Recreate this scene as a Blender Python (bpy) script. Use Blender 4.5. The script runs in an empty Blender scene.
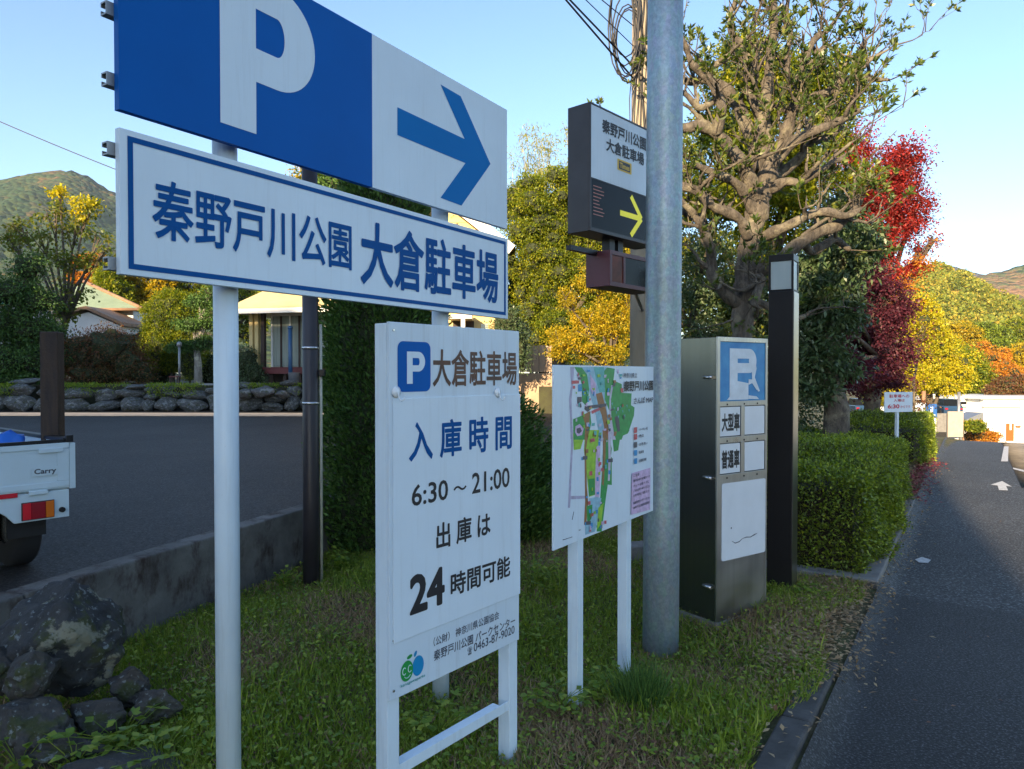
import bpy, bmesh, math, random
import numpy as np
from mathutils import Vector, Matrix, noise

random.seed(7)
RNG = np.random.default_rng(7)
SC = bpy.context.scene
COL = SC.collection
R = math.radians
FOC = 710.0; CAMZ = 1.6; PITCH = math.atan(11.5/710)

# ---------------------------------------------------------------- picture geometry (used to work out real positions)
def ray(px, py):
    u = (px-512)/FOC; v = (py-384.5)/FOC
    c, s = math.cos(PITCH), math.sin(PITCH)
    return Vector((u, c - v*s, -s - v*c))
def at(px, py, Y):
    d = ray(px, py); k = Y/d.y
    return Vector((d.x*k, Y, CAMZ+d.z*k))
def onz(px, py, z):
    d = ray(px, py); k = (z-CAMZ)/d.z
    return Vector((d.x*k, d.y*k, z))
class Plane:
    """a vertical plane: origin (x, y), direction angle; local x along it, local y away from the viewer"""
    def __init__(s, x, y, ang):
        s.o = Vector((x, y, 0)); s.a = ang
        s.e = Vector((math.cos(ang), math.sin(ang), 0)); s.n = Vector((-s.e.y, s.e.x, 0))
    def loc(s, px, py, yo=0.0):
        d = ray(px, py); o = s.o + s.n*yo
        k = (o.dot(s.n))/d.dot(s.n)
        p = d*k
        return ((p-o).dot(s.e), CAMZ+p.z)

# ---------------------------------------------------------------- object helpers
def tag(o, label=None, cat=None, group=None, kind=None):
    if label: o['label'] = label
    if cat: o['category'] = cat
    if group: o['group'] = group
    if kind: o['kind'] = kind
    return o
def empty(name, loc=(0,0,0), rz=0.0, label=None, cat=None, group=None):
    o = bpy.data.objects.new(name, None); COL.objects.link(o)
    o.location = loc; o.rotation_euler = (0,0,rz); o.empty_display_size = .1
    return tag(o, label, cat, group)
def copy_tree(o, parent=None):
    c = o.copy(); COL.objects.link(c)
    if parent is not None: c.parent = parent
    for ch in list(o.children): copy_tree(ch, c)
    return c
def link(name, me, mat, parent=None):
    o = bpy.data.objects.new(name, me); COL.objects.link(o)
    if mat is not None:
        me.materials.append(mat)
    if parent is not None: o.parent = parent
    return o
class MB:
    def __init__(s): s.v = []; s.f = []; s.sm = []
    def add(s, vs, fs, smooth=False):
        b = len(s.v); s.v += [tuple(v) for v in vs]
        s.f += [tuple(b+i for i in f) for f in fs]; s.sm += [smooth]*len(fs)
        return s
    def box(s, x0, x1, y0, y1, z0, z1):
        v = [(x0,y0,z0),(x1,y0,z0),(x1,y1,z0),(x0,y1,z0),(x0,y0,z1),(x1,y0,z1),(x1,y1,z1),(x0,y1,z1)]
        return s.add(v, [(0,3,2,1),(4,5,6,7),(0,1,5,4),(1,2,6,5),(2,3,7,6),(3,0,4,7)])
    def poly(s, pts2, y0, y1):
        """extrude a polygon given in local x,z between two local y values (front face y0)"""
        n = len(pts2)
        v = [(x,y0,z) for x,z in pts2]+[(x,y1,z) for x,z in pts2]
        f = [tuple(range(n)), tuple(range(2*n-1, n-1, -1))]
        f += [(i, n+i, n+(i+1)%n, (i+1)%n) for i in range(n)]
        return s.add(v, f)
    def prism(s, pts3, z0, z1):
        n = len(pts3)
        v = [(p[0],p[1],z0) for p in pts3]+[(p[0],p[1],z1) for p in pts3]
        f = [tuple(range(n-1,-1,-1)), tuple(range(n,2*n))]
        f += [(i,(i+1)%n, n+(i+1)%n, n+i) for i in range(n)]
        return s.add(v, f)
    def tube(s, pts, rad, n=8, cap=True, smooth=True):
        pts = [Vector(p) for p in pts]
        if not hasattr(rad, '__len__'): rad = [rad]*len(pts)
        up = Vector((0,0,1)); prev = None; rings = []
        for i, p in enumerate(pts):
            t = (pts[min(i+1,len(pts)-1)]-pts[max(i-1,0)])
            if t.length < 1e-9: t = Vector((0,0,1))
            t.normalize()
            if prev is None:
                a = Vector((1,0,0)) if abs(t.x) < .9 else Vector((0,1,0))
                prev = (a - t*a.dot(t)).normalized()
            else:
                q = prev - t*prev.dot(t)
                prev = q.normalized() if q.length > 1e-6 else prev
            b = t.cross(prev)
            rings.append([p + (prev*math.cos(2*math.pi*k/n)+b*math.sin(2*math.pi*k/n))*rad[i] for k in range(n)])
        v = [q for r in rings for q in r]; f = []
        for i in range(len(pts)-1):
            for k in range(n):
                f.append((i*n+k, i*n+(k+1)%n, (i+1)*n+(k+1)%n, (i+1)*n+k))
        s.add(v, f, smooth)
        if cap:
            b = len(s.v)-len(v)
            s.f += [tuple(b+k for k in range(n-1,-1,-1)), tuple(b+(len(pts)-1)*n+k for k in range(n))]; s.sm += [False, False]
        return s
    def lathe(s, cx, cy, prof, n=20, smooth=True):
        v = [(cx+r*math.cos(2*math.pi*k/n), cy+r*math.sin(2*math.pi*k/n), z) for r, z in prof for k in range(n)]
        f = [(i*n+k, i*n+(k+1)%n, (i+1)*n+(k+1)%n, (i+1)*n+k) for i in range(len(prof)-1) for k in range(n)]
        return s.add(v, f, smooth)
    def build(s, name, mat, parent=None, bevel=0.0):
        me = bpy.data.meshes.new(name); me.from_pydata(s.v, [], s.f)
        me.polygons.foreach_set('use_smooth', s.sm); me.update()
        o = link(name, me, mat, parent)
        if bevel:
            m = o.modifiers.new('bev', 'BEVEL'); m.width = bevel; m.segments = 2; m.limit_method = 'ANGLE'; m.angle_limit = R(40)
        return o

def rock_mesh(name, rx, ry, rz, seed, sub=5, rough=.22, flat=.5):
    bm = bmesh.new(); bmesh.ops.create_icosphere(bm, subdivisions=sub, radius=1)
    off = Vector((seed*13.7, seed*5.1, seed*9.3))
    rnd = random.Random(seed); cuts = []
    for _ in range(12):
        n = Vector((rnd.uniform(-1,1), rnd.uniform(-1,1), rnd.uniform(-.6,1))).normalized(); cuts.append((n, rnd.uniform(.58,.86)))
    for v in bm.verts:
        p = v.co.copy()
        for n, d in cuts:
            k = p.dot(n)
            if k > d: p -= n*(k-d)*.97
        q = p*1.3+off
        d = noise.fractal(q, 1.0, 2.1, 5)*rough + noise.noise(p*5+off)*rough*.3 - .10*max(0,.12-abs(noise.noise(q*1.7)))*6
        p *= 1+d
        v.co = Vector((p.x*rx, p.y*ry, p.z*rz))
    me = bpy.data.meshes.new(name); bm.to_mesh(me); bm.free()
    me.polygons.foreach_set('use_smooth', [True]*len(me.polygons)); me.update()
    return me

def embolden(me, w):
    """round-ended thicker strokes: a ribbon and round joints along the outline of the glyphs; z carries a hair of relief"""
    cnt = {}
    for p in me.polygons:
        for k in p.edge_keys: cnt[k] = cnt.get(k, 0)+1
    V = [v.co.to_2d() for v in me.vertices]; vs = [(v.x, v.y, 0) for v in V]; fs = [tuple(p.vertices) for p in me.polygons]
    nb = {}; i = 0
    def dep():
        nonlocal i
        i += 1; return 4e-6+(i % 89)*4e-6
    for (a, b), c in cnt.items():
        if c != 1: continue
        A, B = V[a], V[b]; d = B-A
        if d.length < 1e-6: continue
        d.normalize(); n = Vector((-d.y, d.x))*w; z = dep(); k = len(vs)
        vs += [(A.x+n.x,A.y+n.y,z),(B.x+n.x,B.y+n.y,z),(B.x-n.x,B.y-n.y,z),(A.x-n.x,A.y-n.y,z)]; fs.append((k,k+3,k+2,k+1))
        nb.setdefault(a, []).append(d); nb.setdefault(b, []).append(-d)
    for a, ds in nb.items():
        if len(ds) == 2 and ds[0].dot(ds[1]) < -.995: continue
        z = dep(); k = len(vs); m = 12
        vs += [(V[a].x+w*math.cos(2*math.pi*j/m), V[a].y+w*math.sin(2*math.pi*j/m), z) for j in range(m)]; fs.append(tuple(range(k, k+m)))
    o = bpy.data.meshes.new('lettering'); o.from_pydata(vs, [], fs); o.update(); bpy.data.meshes.remove(me); return o
# lettering as real mesh, fitted into a box of the panel's plane
def letter_mesh(txt, x0, x1, z0, z1, y, weight=0.0, res=3, mirror=False):
    c = bpy.data.curves.new('lettering', 'FONT'); c.body = txt; c.size = 1.0; c.resolution_u = res
    o = bpy.data.objects.new('lettering_tmp', c); COL.objects.link(o)
    bpy.context.view_layer.update()
    dg = bpy.context.evaluated_depsgraph_get()
    me = bpy.data.meshes.new_from_object(o.evaluated_get(dg))
    bpy.data.objects.remove(o); bpy.data.curves.remove(c)
    if weight: me = embolden(me, weight)
    n = len(me.vertices); a = np.empty(n*3, np.float32); me.vertices.foreach_get('co', a); a = a.reshape(n,3)
    dep = a[:,2].copy()
    lo, hi = a.min(0), a.max(0)
    b = np.empty_like(a)
    b[:,0] = x0 + (a[:,0]-lo[0])/(hi[0]-lo[0])*(x1-x0)
    b[:,2] = z0 + (a[:,1]-lo[1])/(hi[1]-lo[1])*(z1-z0)
    b[:,1] = y - dep
    me.vertices.foreach_set('co', b.ravel()); me.update(); me.materials.clear()
    return me
def letter(txt, box, y, mat, parent, weight=0.0, name='lettering', res=3):
    return link(name, letter_mesh(txt, box[0], box[1], box[2], box[3], y, weight, res), mat, parent)

# leaves: N kites as one mesh
def unit(a): return a/np.maximum(np.linalg.norm(a, axis=-1, keepdims=True), 1e-9)
def rvec(n): return unit(RNG.normal(size=(n,3)))
def leaf_mesh(name, P, D, N, L, W, bend=.15):
    n = len(P); D = unit(D); S = unit(np.cross(D, N)); U = np.cross(S, D)
    L = np.broadcast_to(np.asarray(L, float).reshape(-1,1), (n,1)); W = np.broadcast_to(np.asarray(W, float).reshape(-1,1), (n,1))
    v = np.empty((n,4,3), np.float32)
    v[:,0] = P; v[:,1] = P + D*L*.5 + S*W*.5 + U*L*bend*.4; v[:,2] = P + D*L - U*L*bend*.3; v[:,3] = P + D*L*.5 - S*W*.5 + U*L*bend*.4
    me = bpy.data.meshes.new(name)
    me.vertices.add(n*4); me.vertices.foreach_set('co', v.ravel())
    me.loops.add(n*4); me.loops.foreach_set('vertex_index', np.arange(n*4, dtype=np.int32))
    me.polygons.add(n); me.polygons.foreach_set('loop_start', np.arange(0, n*4, 4, dtype=np.int32))
    me.polygons.foreach_set('loop_total', np.full(n, 4, np.int32))
    me.update(calc_edges=True)
    return me
def leaves(name, P, mat, parent=None, L=.08, W=.035, out=None, droop=.2, spread=1.0, bend=.15):
    P = np.asarray(P, float); n = len(P)
    D = rvec(n)*spread
    if out is not None: D = D + np.asarray(out)
    D[:,2] -= droop
    N = rvec(n); N[:,2] = np.abs(N[:,2])+.5
    Ls = L*RNG.uniform(.65, 1.25, n); Ws = W*RNG.uniform(.7, 1.2, n)
    return link(name, leaf_mesh(name, P, D, N, Ls, Ws, bend), mat, parent)
def blob_points(blobs, n, shell=.45, lump=.25, seed=0):
    """points in the outer shell of ellipsoids (cx,cy,cz,rx,ry,rz), broken into clumps by noise; returns P, outward dirs"""
    w = np.array([b[3]*b[4]+b[4]*b[5]+b[3]*b[5] for b in blobs]); w /= w.sum()
    idx = RNG.choice(len(blobs), n, p=w); B = np.array(blobs)[idx]
    d = rvec(n); r = 1 - shell*RNG.random(n)**1.6
    f = 3.0
    wob = np.sin(d[:,0]*f*2.1+idx*1.7+seed)*np.cos(d[:,1]*f*1.7+idx*2.3)+np.sin(d[:,2]*f*2.3+idx+seed*2)
    r = r*(1+lump*.5*wob)
    P = B[:,:3]+d*B[:,3:6]*r[:,None]
    return P, d
def clumps(blobs, nclump, per, cr, shell=.5, lump=.25, seed=0, keep=1.0):
    C, d = blob_points(blobs, nclump, shell, lump, seed)
    k = RNG.random(nclump) < keep; C, d = C[k], d[k]
    m = len(C)
    off = RNG.normal(size=(m, per, 3))*cr*np.array([1,1,.6])
    P = (C[:,None,:]+off).reshape(-1,3); O = np.repeat(d, per, 0)
    return P, O

# ---------------------------------------------------------------- materials
def mat_base(name):
    m = bpy.data.materials.new(name); m.use_nodes = True
    nt = m.node_tree; nt.nodes.clear()
    out = nt.nodes.new('ShaderNodeOutputMaterial'); b = nt.nodes.new('ShaderNodeBsdfPrincipled')
    nt.links.new(b.outputs[0], out.inputs[0])
    return m, nt, b, out
def node(nt, t, **kw):
    n = nt.nodes.new(t)
    for k, v in kw.items():
        if k in n.inputs: n.inputs[k].default_value = v
        else: setattr(n, k, v)
    return n
def ramp(nt, src, stops, interp='LINEAR'):
    r = nt.nodes.new('ShaderNodeValToRGB'); r.color_ramp.interpolation = interp
    e = r.color_ramp.elements
    while len(e) < len(stops): e.new(.5)
    for i, (p, c) in enumerate(stops): e[i].position = p; e[i].color = (c[0], c[1], c[2], 1)
    nt.links.new(src, r.inputs[0]); return r
def mix(nt, a, b, fac, mode='MIX'):
    m = nt.nodes.new('ShaderNodeMix'); m.data_type = 'RGBA'; m.blend_type = mode
    for s, v in ((m.inputs[0], fac), (m.inputs[6], a), (m.inputs[7], b)):
        if isinstance(v, (int, float)): s.default_value = v
        elif isinstance(v, tuple): s.default_value = (v[0], v[1], v[2], 1)
        else: nt.links.new(v, s)
    return m.outputs[2]
def noise_tex(nt, scale, detail=4, rough=.55, coord='Object', vec=None, stretch=None):
    tc = nt.nodes.new('ShaderNodeTexCoord'); n = node(nt, 'ShaderNodeTexNoise', Scale=scale, Detail=detail, Roughness=rough)
    src = tc.outputs[coord]
    if stretch:
        mp = nt.nodes.new('ShaderNodeMapping'); mp.inputs['Scale'].default_value = stretch
        nt.links.new(src, mp.inputs[0]); src = mp.outputs[0]
    nt.links.new(src, n.inputs['Vector']); return n.outputs['Fac']
def bump(nt, b, h, strength=.3, dist=.01):
    n = node(nt, 'ShaderNodeBump', Strength=strength, Distance=dist)
    nt.links.new(h, n.inputs['Height']); nt.links.new(n.outputs[0], b.inputs['Normal']); return n
def simple(name, col, rough=.5, metal=0, var=.12, scale=6, bmp=0, bscale=40, spec=None, stretch=None, col2=None):
    m, nt, b, _ = mat_base(name)
    b.inputs['Roughness'].default_value = rough; b.inputs['Metallic'].default_value = metal
    if spec is not None: b.inputs['Specular IOR Level'].default_value = spec
    nz = noise_tex(nt, scale, 5, .6, stretch=stretch)
    c2 = col2 or tuple(c*(1-var) for c in col); c1 = col if col2 else tuple(min(1,c*(1+var*.5)) for c in col)
    r = ramp(nt, nz, [(.3,c2),(.7,c1)]); nt.links.new(r.outputs[0], b.inputs['Base Color'])
    if bmp: bump(nt, b, noise_tex(nt, bscale, 6, .65), bmp, .01)
    return m
def foliage(name, cols, trans=.35, rough=.5, nscale=1.2, spec=.35, tcol=None):
    """per-leaf random colour from cols, drifting with a slow noise"""
    m, nt, b, out = mat_base(name)
    g = nt.nodes.new('ShaderNodeNewGeometry')
    nz = noise_tex(nt, nscale, 3, .6)
    ad = node(nt, 'ShaderNodeMath', operation='MULTIPLY_ADD'); nt.links.new(nz, ad.inputs[0]); ad.inputs[1].default_value = 1.3; ad.inputs[2].default_value = -.4
    mx = node(nt, 'ShaderNodeMath', operation='MULTIPLY_ADD'); nt.links.new(g.outputs['Random Per Island'], mx.inputs[0]); mx.inputs[1].default_value = .55
    hf = node(nt, 'ShaderNodeMath', operation='MULTIPLY'); nt.links.new(ad.outputs[0], hf.inputs[0]); hf.inputs[1].default_value = .5
    nt.links.new(hf.outputs[0], mx.inputs[2])
    st = [(i/(len(cols)-1), c) for i, c in enumerate(cols)]
    r = ramp(nt, mx.outputs[0], st)
    nt.links.new(r.outputs[0], b.inputs['Base Color']); b.inputs['Roughness'].default_value = rough
    b.inputs['Specular IOR Level'].default_value = spec
    tr = nt.nodes.new('ShaderNodeBsdfTranslucent')
    br = nt.nodes.new('ShaderNodeHueSaturation'); br.inputs['Value'].default_value = 1.5; br.inputs['Saturation'].default_value = 1.15
    nt.links.new(r.outputs[0], br.inputs['Color']); nt.links.new(br.outputs[0], tr.inputs['Color'])
    ms = nt.nodes.new('ShaderNodeMixShader'); ms.inputs[0].default_value = trans
    nt.links.new(b.outputs[0], ms.inputs[1]); nt.links.new(tr.outputs[0], ms.inputs[2]); nt.links.new(ms.outputs[0], out.inputs[0])
    return m
def bark(name, c1, c2, scale=12):
    m, nt, b, _ = mat_base(name); b.inputs['Roughness'].default_value = .85
    a = noise_tex(nt, scale, 6, .7, stretch=(1,1,.35)); r = ramp(nt, a, [(.3,c1),(.68,c2)])
    p = noise_tex(nt, 3.5, 4, .6); rp = ramp(nt, p, [(.52,(0,0,0)),(.62,(1,1,1))])
    lich = mix(nt, r.outputs[0], (min(1,c2[0]*1.25), min(1,c2[1]*1.3), c2[2]*1.15), rp.outputs[0])
    nt.links.new(lich, b.inputs['Base Color']); bump(nt, b, noise_tex(nt, scale*2.2, 8, .75, stretch=(1,1,.5)), 1.0, .05)
    return m

M = {}
def painted(name, col, rough, dirt=.25, sc_=3.0):
    """weathered white paint: faint vertical rain streaks, grime specks, patchy gloss"""
    m, nt, b, _ = mat_base(name)
    a = ramp(nt, noise_tex(nt, sc_, 4, .6), [(.3,tuple(c*.93 for c in col)),(.7,col)])
    s = ramp(nt, noise_tex(nt, 9, 6, .7, stretch=(4,4,.22)), [(.52,(0,0,0)),(.80,(1,1,1))])
    f = node(nt, 'ShaderNodeMath', operation='MULTIPLY'); nt.links.new(s.outputs[0], f.inputs[0]); f.inputs[1].default_value = dirt
    c = mix(nt, a.outputs[0], (.22,.21,.18), f.outputs[0])
    k = ramp(nt, noise_tex(nt, 130, 2, .5), [(.74,(0,0,0)),(.80,(1,1,1))]); g = node(nt, 'ShaderNodeMath', operation='MULTIPLY'); nt.links.new(k.outputs[0], g.inputs[0]); g.inputs[1].default_value = dirt*1.3
    c = mix(nt, c, (.16,.14,.11), g.outputs[0]); nt.links.new(c, b.inputs['Base Color'])
    r = ramp(nt, noise_tex(nt, 5, 5, .6), [(.3,(rough-.1,)*3),(.7,(rough+.14,)*3)]); nt.links.new(r.outputs[0], b.inputs['Roughness'])
    bump(nt, b, noise_tex(nt, 3, 2, .5), .08, .01)
    return m
M['white_panel'] = painted('white_panel_paint', (.66,.76,.84), .42, .17)
M['white_board'] = painted('white_board_paint', (.61,.71,.79), .40, .28)
M['white_post'] = painted('white_post_paint', (.64,.75,.83), .38, .26, 5)
M['blue'] = simple('sign_blue', (.0,.10,.39), .45, var=.10, scale=2, spec=.12)
M['arrow_blue'] = simple('arrow_blue', (.0,.15,.44), .5, var=.06, scale=3, spec=.12)
M['deep_blue'] = simple('lettering_blue', (.0,.075,.27), .5, var=.05, spec=.12)
M['brown_ink'] = simple('faded_brown_lettering', (.045,.025,.02), .5, var=.5, scale=9, col2=(.15,.06,.025))
M['black_ink'] = simple('black_lettering', (.016,.016,.02), .5, var=.2)
M['grey_ink'] = simple('grey_lettering', (.06,.07,.10), .5, var=.2)
M['red_ink'] = simple('red_lettering', (.50,.04,.07), .5, var=.1)
M['galv'] = simple('galvanised_steel_back', (.30,.31,.32), .45, .6, var=.25, scale=8)
M['dark_alu'] = simple('dark_bronze_aluminium', (.045,.04,.042), .4, .3, var=.2)
M['black_metal'] = simple('black_painted_metal', (.012,.012,.014), .38, .1, var=.2, spec=.4)
M['dark_pipe'] = simple('dark_brown_pipe', (.03,.026,.03), .42, .1, var=.2)
M['concrete'] = simple('concrete', (.20,.195,.185), .9, var=.3, scale=7, bmp=.5, bscale=50)
M['rubber'] = simple('tyre_rubber', (.015,.015,.016), .85, var=.2)
M['glass_dark'] = simple('dark_window_glass', (.010,.012,.014), .15, 0, var=.1, spec=.12)
M['red_box'] = simple('maroon_box_paint', (.10,.025,.035), .45, var=.15)
M['truck_white'] = simple('truck_white_paint', (.55,.67,.74), .3, var=.08, scale=4)
M['chrome'] = simple('bright_metal', (.6,.6,.6), .25, .9, var=.1)
M['wood_dark'] = simple('scorched_old_wood', (.022,.015,.013), .8, var=.3, scale=9, stretch=(3,3,.4), col2=(.06,.035,.02), bmp=.6)
M['soil'] = simple('soil', (.06,.045,.028), .95, var=.5, scale=4, bmp=.8, bscale=30)
M['tarp_blue'] = simple('blue_tarp_cloth', (.01,.13,.55), .5, var=.2)

# mottled galvanised pole
m, nt, b, _ = mat_base('galvanised_pole_steel'); M['pole'] = m
b.inputs['Metallic'].default_value = .55; b.inputs['Roughness'].default_value = .5
vz = node(nt, 'ShaderNodeTexVoronoi', Scale=38.0); tc = nt.nodes.new('ShaderNodeTexCoord'); mp = nt.nodes.new('ShaderNodeMapping'); mp.inputs['Scale'].default_value = (1,1,.45)
nt.links.new(tc.outputs['Object'], mp.inputs[0]); nt.links.new(mp.outputs[0], vz.inputs['Vector'])
r1 = ramp(nt, noise_tex(nt, 46, 6, .75, stretch=(1,1,.8)), [(.32,(.24,.30,.33)),(.5,(.31,.385,.42)),(.70,(.42,.50,.54))])
c = mix(nt, r1.outputs[0], vz.outputs['Color'], .07, 'OVERLAY')
lg = ramp(nt, noise_tex(nt, 2.2, 4, .6, stretch=(1,1,.3)), [(.35,(.85,.85,.85)),(.65,(1.1,1.1,1.1))])
c = mix(nt, c, lg.outputs[0], 1.0, 'MULTIPLY'); nt.links.new(c, b.inputs['Base Color'])
# utility pole concrete
M['pole_conc'] = simple('utility_pole_concrete', (.34,.29,.22), .9, var=.25, scale=5, stretch=(1,1,.25), bmp=.3)
# stainless
m, nt, b, _ = mat_base('brushed_stainless_steel'); M['steel'] = m
b.inputs['Metallic'].default_value = 1; nz = noise_tex(nt, 60, 3, .6, stretch=(1,1,.01))
r1 = ramp(nt, nz, [(.3,(.44,.43,.41)),(.7,(.50,.49,.47))]); nt.links.new(r1.outputs[0], b.inputs['Base Color'])
r2 = ramp(nt, noise_tex(nt, 4, 4, .6), [(.3,(.26,)*3),(.7,(.45,)*3)]); nt.links.new(r2.outputs[0], b.inputs['Roughness'])
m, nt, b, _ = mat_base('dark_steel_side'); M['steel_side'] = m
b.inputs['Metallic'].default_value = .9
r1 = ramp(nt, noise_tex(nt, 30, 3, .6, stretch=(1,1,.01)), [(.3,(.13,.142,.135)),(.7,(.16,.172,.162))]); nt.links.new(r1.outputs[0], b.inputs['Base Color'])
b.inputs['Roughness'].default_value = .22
# asphalt
def asphalt(name, base, speck, sp_amt, scale=160, patch=1.0):
    m, nt, b, _ = mat_base(name)
    big = noise_tex(nt, .55, 5, .6); mid = noise_tex(nt, 6, 5, .65); fine = noise_tex(nt, scale, 3, .7)
    r1 = ramp(nt, big, [(.3,tuple(c*(1-.28*patch) for c in base)),(.7,tuple(c*(1+.35*patch) for c in base))])
    r2 = ramp(nt, mid, [(.3,(.8,.8,.8)),(.7,(1.2,1.2,1.2))])
    c = mix(nt, r1.outputs[0], r2.outputs[0], 1.0, 'MULTIPLY')
    cr = node(nt, 'ShaderNodeTexVoronoi', Scale=.55); cr.feature = 'DISTANCE_TO_EDGE'
    tcx = nt.nodes.new('ShaderNodeTexCoord'); mpx = nt.nodes.new('ShaderNodeVectorMath'); mpx.operation = 'ADD'; nzx = node(nt, 'ShaderNodeTexNoise', Scale=1.3, Detail=5.0)
    nt.links.new(tcx.outputs['Object'], nzx.inputs['Vector']); nt.links.new(tcx.outputs['Object'], mpx.inputs[0]); nt.links.new(nzx.outputs['Color'], mpx.inputs[1]); nt.links.new(mpx.outputs[0], cr.inputs['Vector'])
    crr = ramp(nt, cr.outputs['Distance'], [(.0,(.45,.45,.45)),(.006,(1,1,1))]); c = mix(nt, c, crr.outputs[0], .8, 'MULTIPLY')
    r3 = ramp(nt, fine, [(.54,(0,0,0)),(.68,(1,1,1))])
    fac = node(nt, 'ShaderNodeMath', operation='MULTIPLY'); nt.links.new(r3.outputs[0], fac.inputs[0]); fac.inputs[1].default_value = sp_amt
    c = mix(nt, c, speck, fac.outputs[0]); nt.links.new(c, b.inputs['Base Color'])
    rr = ramp(nt, fine, [(.3,(.9,)*3),(.7,(.55,)*3)]); nt.links.new(rr.outputs[0], b.inputs['Roughness'])
    bump(nt, b, fine, .8, .006)
    return m
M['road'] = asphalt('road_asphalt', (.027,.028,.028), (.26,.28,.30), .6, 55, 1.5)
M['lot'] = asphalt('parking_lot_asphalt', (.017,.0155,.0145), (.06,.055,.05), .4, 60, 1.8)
M['paint'] = simple('road_paint', (.55,.56,.56), .7, var=.35, scale=30)
# ground
m, nt, b, _ = mat_base('verge_ground'); M['ground'] = m
b.inputs['Roughness'].default_value = .95
g1 = ramp(nt, noise_tex(nt, 1.6, 6, .65), [(.28,(.045,.06,.018)),(.45,(.07,.08,.025)),(.58,(.11,.09,.045)),(.72,(.09,.065,.045))])
g2 = ramp(nt, noise_tex(nt, 26, 5, .7), [(.3,(.6,.6,.6)),(.7,(1.35,1.35,1.35))])
nt.links.new(mix(nt, g1.outputs[0], g2.outputs[0], 1.0, 'MULTIPLY'), b.inputs['Base Color'])
bump(nt, b, noise_tex(nt, 30, 6, .7), .9, .04)
# rock with lichen
def rock_mat(name, base, lich, amt):
    m, nt, b, _ = mat_base(name); b.inputs['Roughness'].default_value = .9
    r1 = ramp(nt, noise_tex(nt, 7, 7, .7), [(.3,tuple(c*.45 for c in base)),(.65,base)])
    l = ramp(nt, noise_tex(nt, 4.3, 6, .62), [(.60-amt*.12,(0,0,0)),(.63-amt*.12,(1,1,1))])
    s = ramp(nt, noise_tex(nt, 30, 4, .6), [(.60,(0,0,0)),(.66,(1,1,1))]); ms_ = ramp(nt, noise_tex(nt, 5.5, 6, .65), [(.52,(0,0,0)),(.60,(1,1,1))])
    c = mix(nt, r1.outputs[0], (.055,.065,.022), ms_.outputs[0]); c = mix(nt, c, (lich[0],lich[1],lich[2]), l.outputs[0]); c = mix(nt, c, (.20,.225,.22), s.outputs[0])
    nt.links.new(c, b.inputs['Base Color']); bump(nt, b, noise_tex(nt, 18, 8, .7), 1.0, .03)
    return m
M['rock'] = rock_mat('dark_rock', (.085,.08,.074), (.15,.155,.15), -.3)
M['rock_lichen'] = rock_mat('lichen_rock', (.06,.062,.064), (.24,.235,.17), .38)
M['rock_grey'] = rock_mat('grey_wall_stone', (.12,.125,.13), (.22,.23,.23), .4)
HAZE = 0.00010; EXPO = 1.68
# ================================================================ DIRECTION SIGN (blue P board over the name board, two posts)
ROAD_A = math.atan2(.839, .545)
PS = Plane(-1.19, 2.15, ROAD_A)
def zc(pl, px, py, yo=0.0): return pl.loc(px, py, yo)
sign = empty('direction_sign', (PS.o.x, PS.o.y, 0), PS.a, 'two post sign, blue and white parking board with arrow above a long white name board', 'sign')
s0 = PS.loc(119,107)[0]; s1 = PS.loc(507,112)[0]
zb = (PS.loc(119,107)[1]+PS.loc(507,230)[1])/2; zt = (PS.loc(370,30)[1]+PS.loc(507,112)[1])/2
nb = (PS.loc(119,272)[1]+PS.loc(508,320)[1])/2; ntp = (PS.loc(119,125)[1]+PS.loc(508,240)[1])/2
sm = PS.loc(372,100)[0]
T = .004
pk = MB().box(sm, s1, 0, .025, zb, zt).build('arrow_board', M['white_panel'], sign)
bl = MB().box(s0, sm, -.0008, .025, zb, zt).build('parking_board', M['blue'], sign)
# letter P
def letter_P(x0, x1, z0, z1, t, y, mat, parent, bowl=.56, n=20):
    """P with round bowl: one flat mesh, hole left open"""
    h = z1-z0; zbw = z1-bowl*h; ro = (z1-zbw)/2; cxo = x1-ro*.95
    cxo = max(cxo, x0+t); ri = ro-t*.82; zc_ = (z1+zbw)/2
    out = [(cxo+(x1-cxo)*math.cos(a), zc_+ro*math.sin(a)) for a in [math.pi/2-math.pi*i/n for i in range(n+1)]]
    rx = (x1-cxo)-t
    inn = [(cxo+rx*math.cos(a), zc_+ri*math.sin(a)) for a in [math.pi/2-math.pi*i/n for i in range(n+1)]]
    v = [(x0,y,z0),(x0+t,y,z0),(x0+t,y,z1),(x0,y,z1)]; f = [(0,1,2,3)]
    o2 = [(x0+t,z1)]+out+[(x0+t,zbw)]; i2 = [(x0+t,zc_+ri)]+inn+[(x0+t,zc_-ri)]
    b = len(v); v += [(x,y,z) for x,z in o2]+[(x,y,z) for x,z in i2]; k = len(o2)
    f += [(b+i, b+i+1, b+k+i+1, b+k+i) for i in range(k-1)]
    return MB().add(v, f).build('letter', mat, parent)
px0 = PS.loc(220,122)[0]; pxs = PS.loc(256,130)[0]; px1 = PS.loc(314.5,60)[0]
pz0 = PS.loc(220,122.3)[1]; bowlz = PS.loc(256,82)[1]; innz = PS.loc(257,50.6)[1]; inn_t = PS.loc(257,8)[1]
pz1 = inn_t + (innz-bowlz)
letter_P(px0, px1, pz0, pz1, (pxs-px0), -.0025, M['white_panel'], bl, bowl=(pz1-bowlz)/(pz1-pz0), n=28)
arrow = [(397.2,107.2),(464.4,139),(440.3,84.4),(460.6,96.3),(490.3,164),(461.3,205.6),(440.3,197.8),(465.3,163.1),(397.2,135)]
ap = [PS.loc(x, y) for x, y in arrow]
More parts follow.
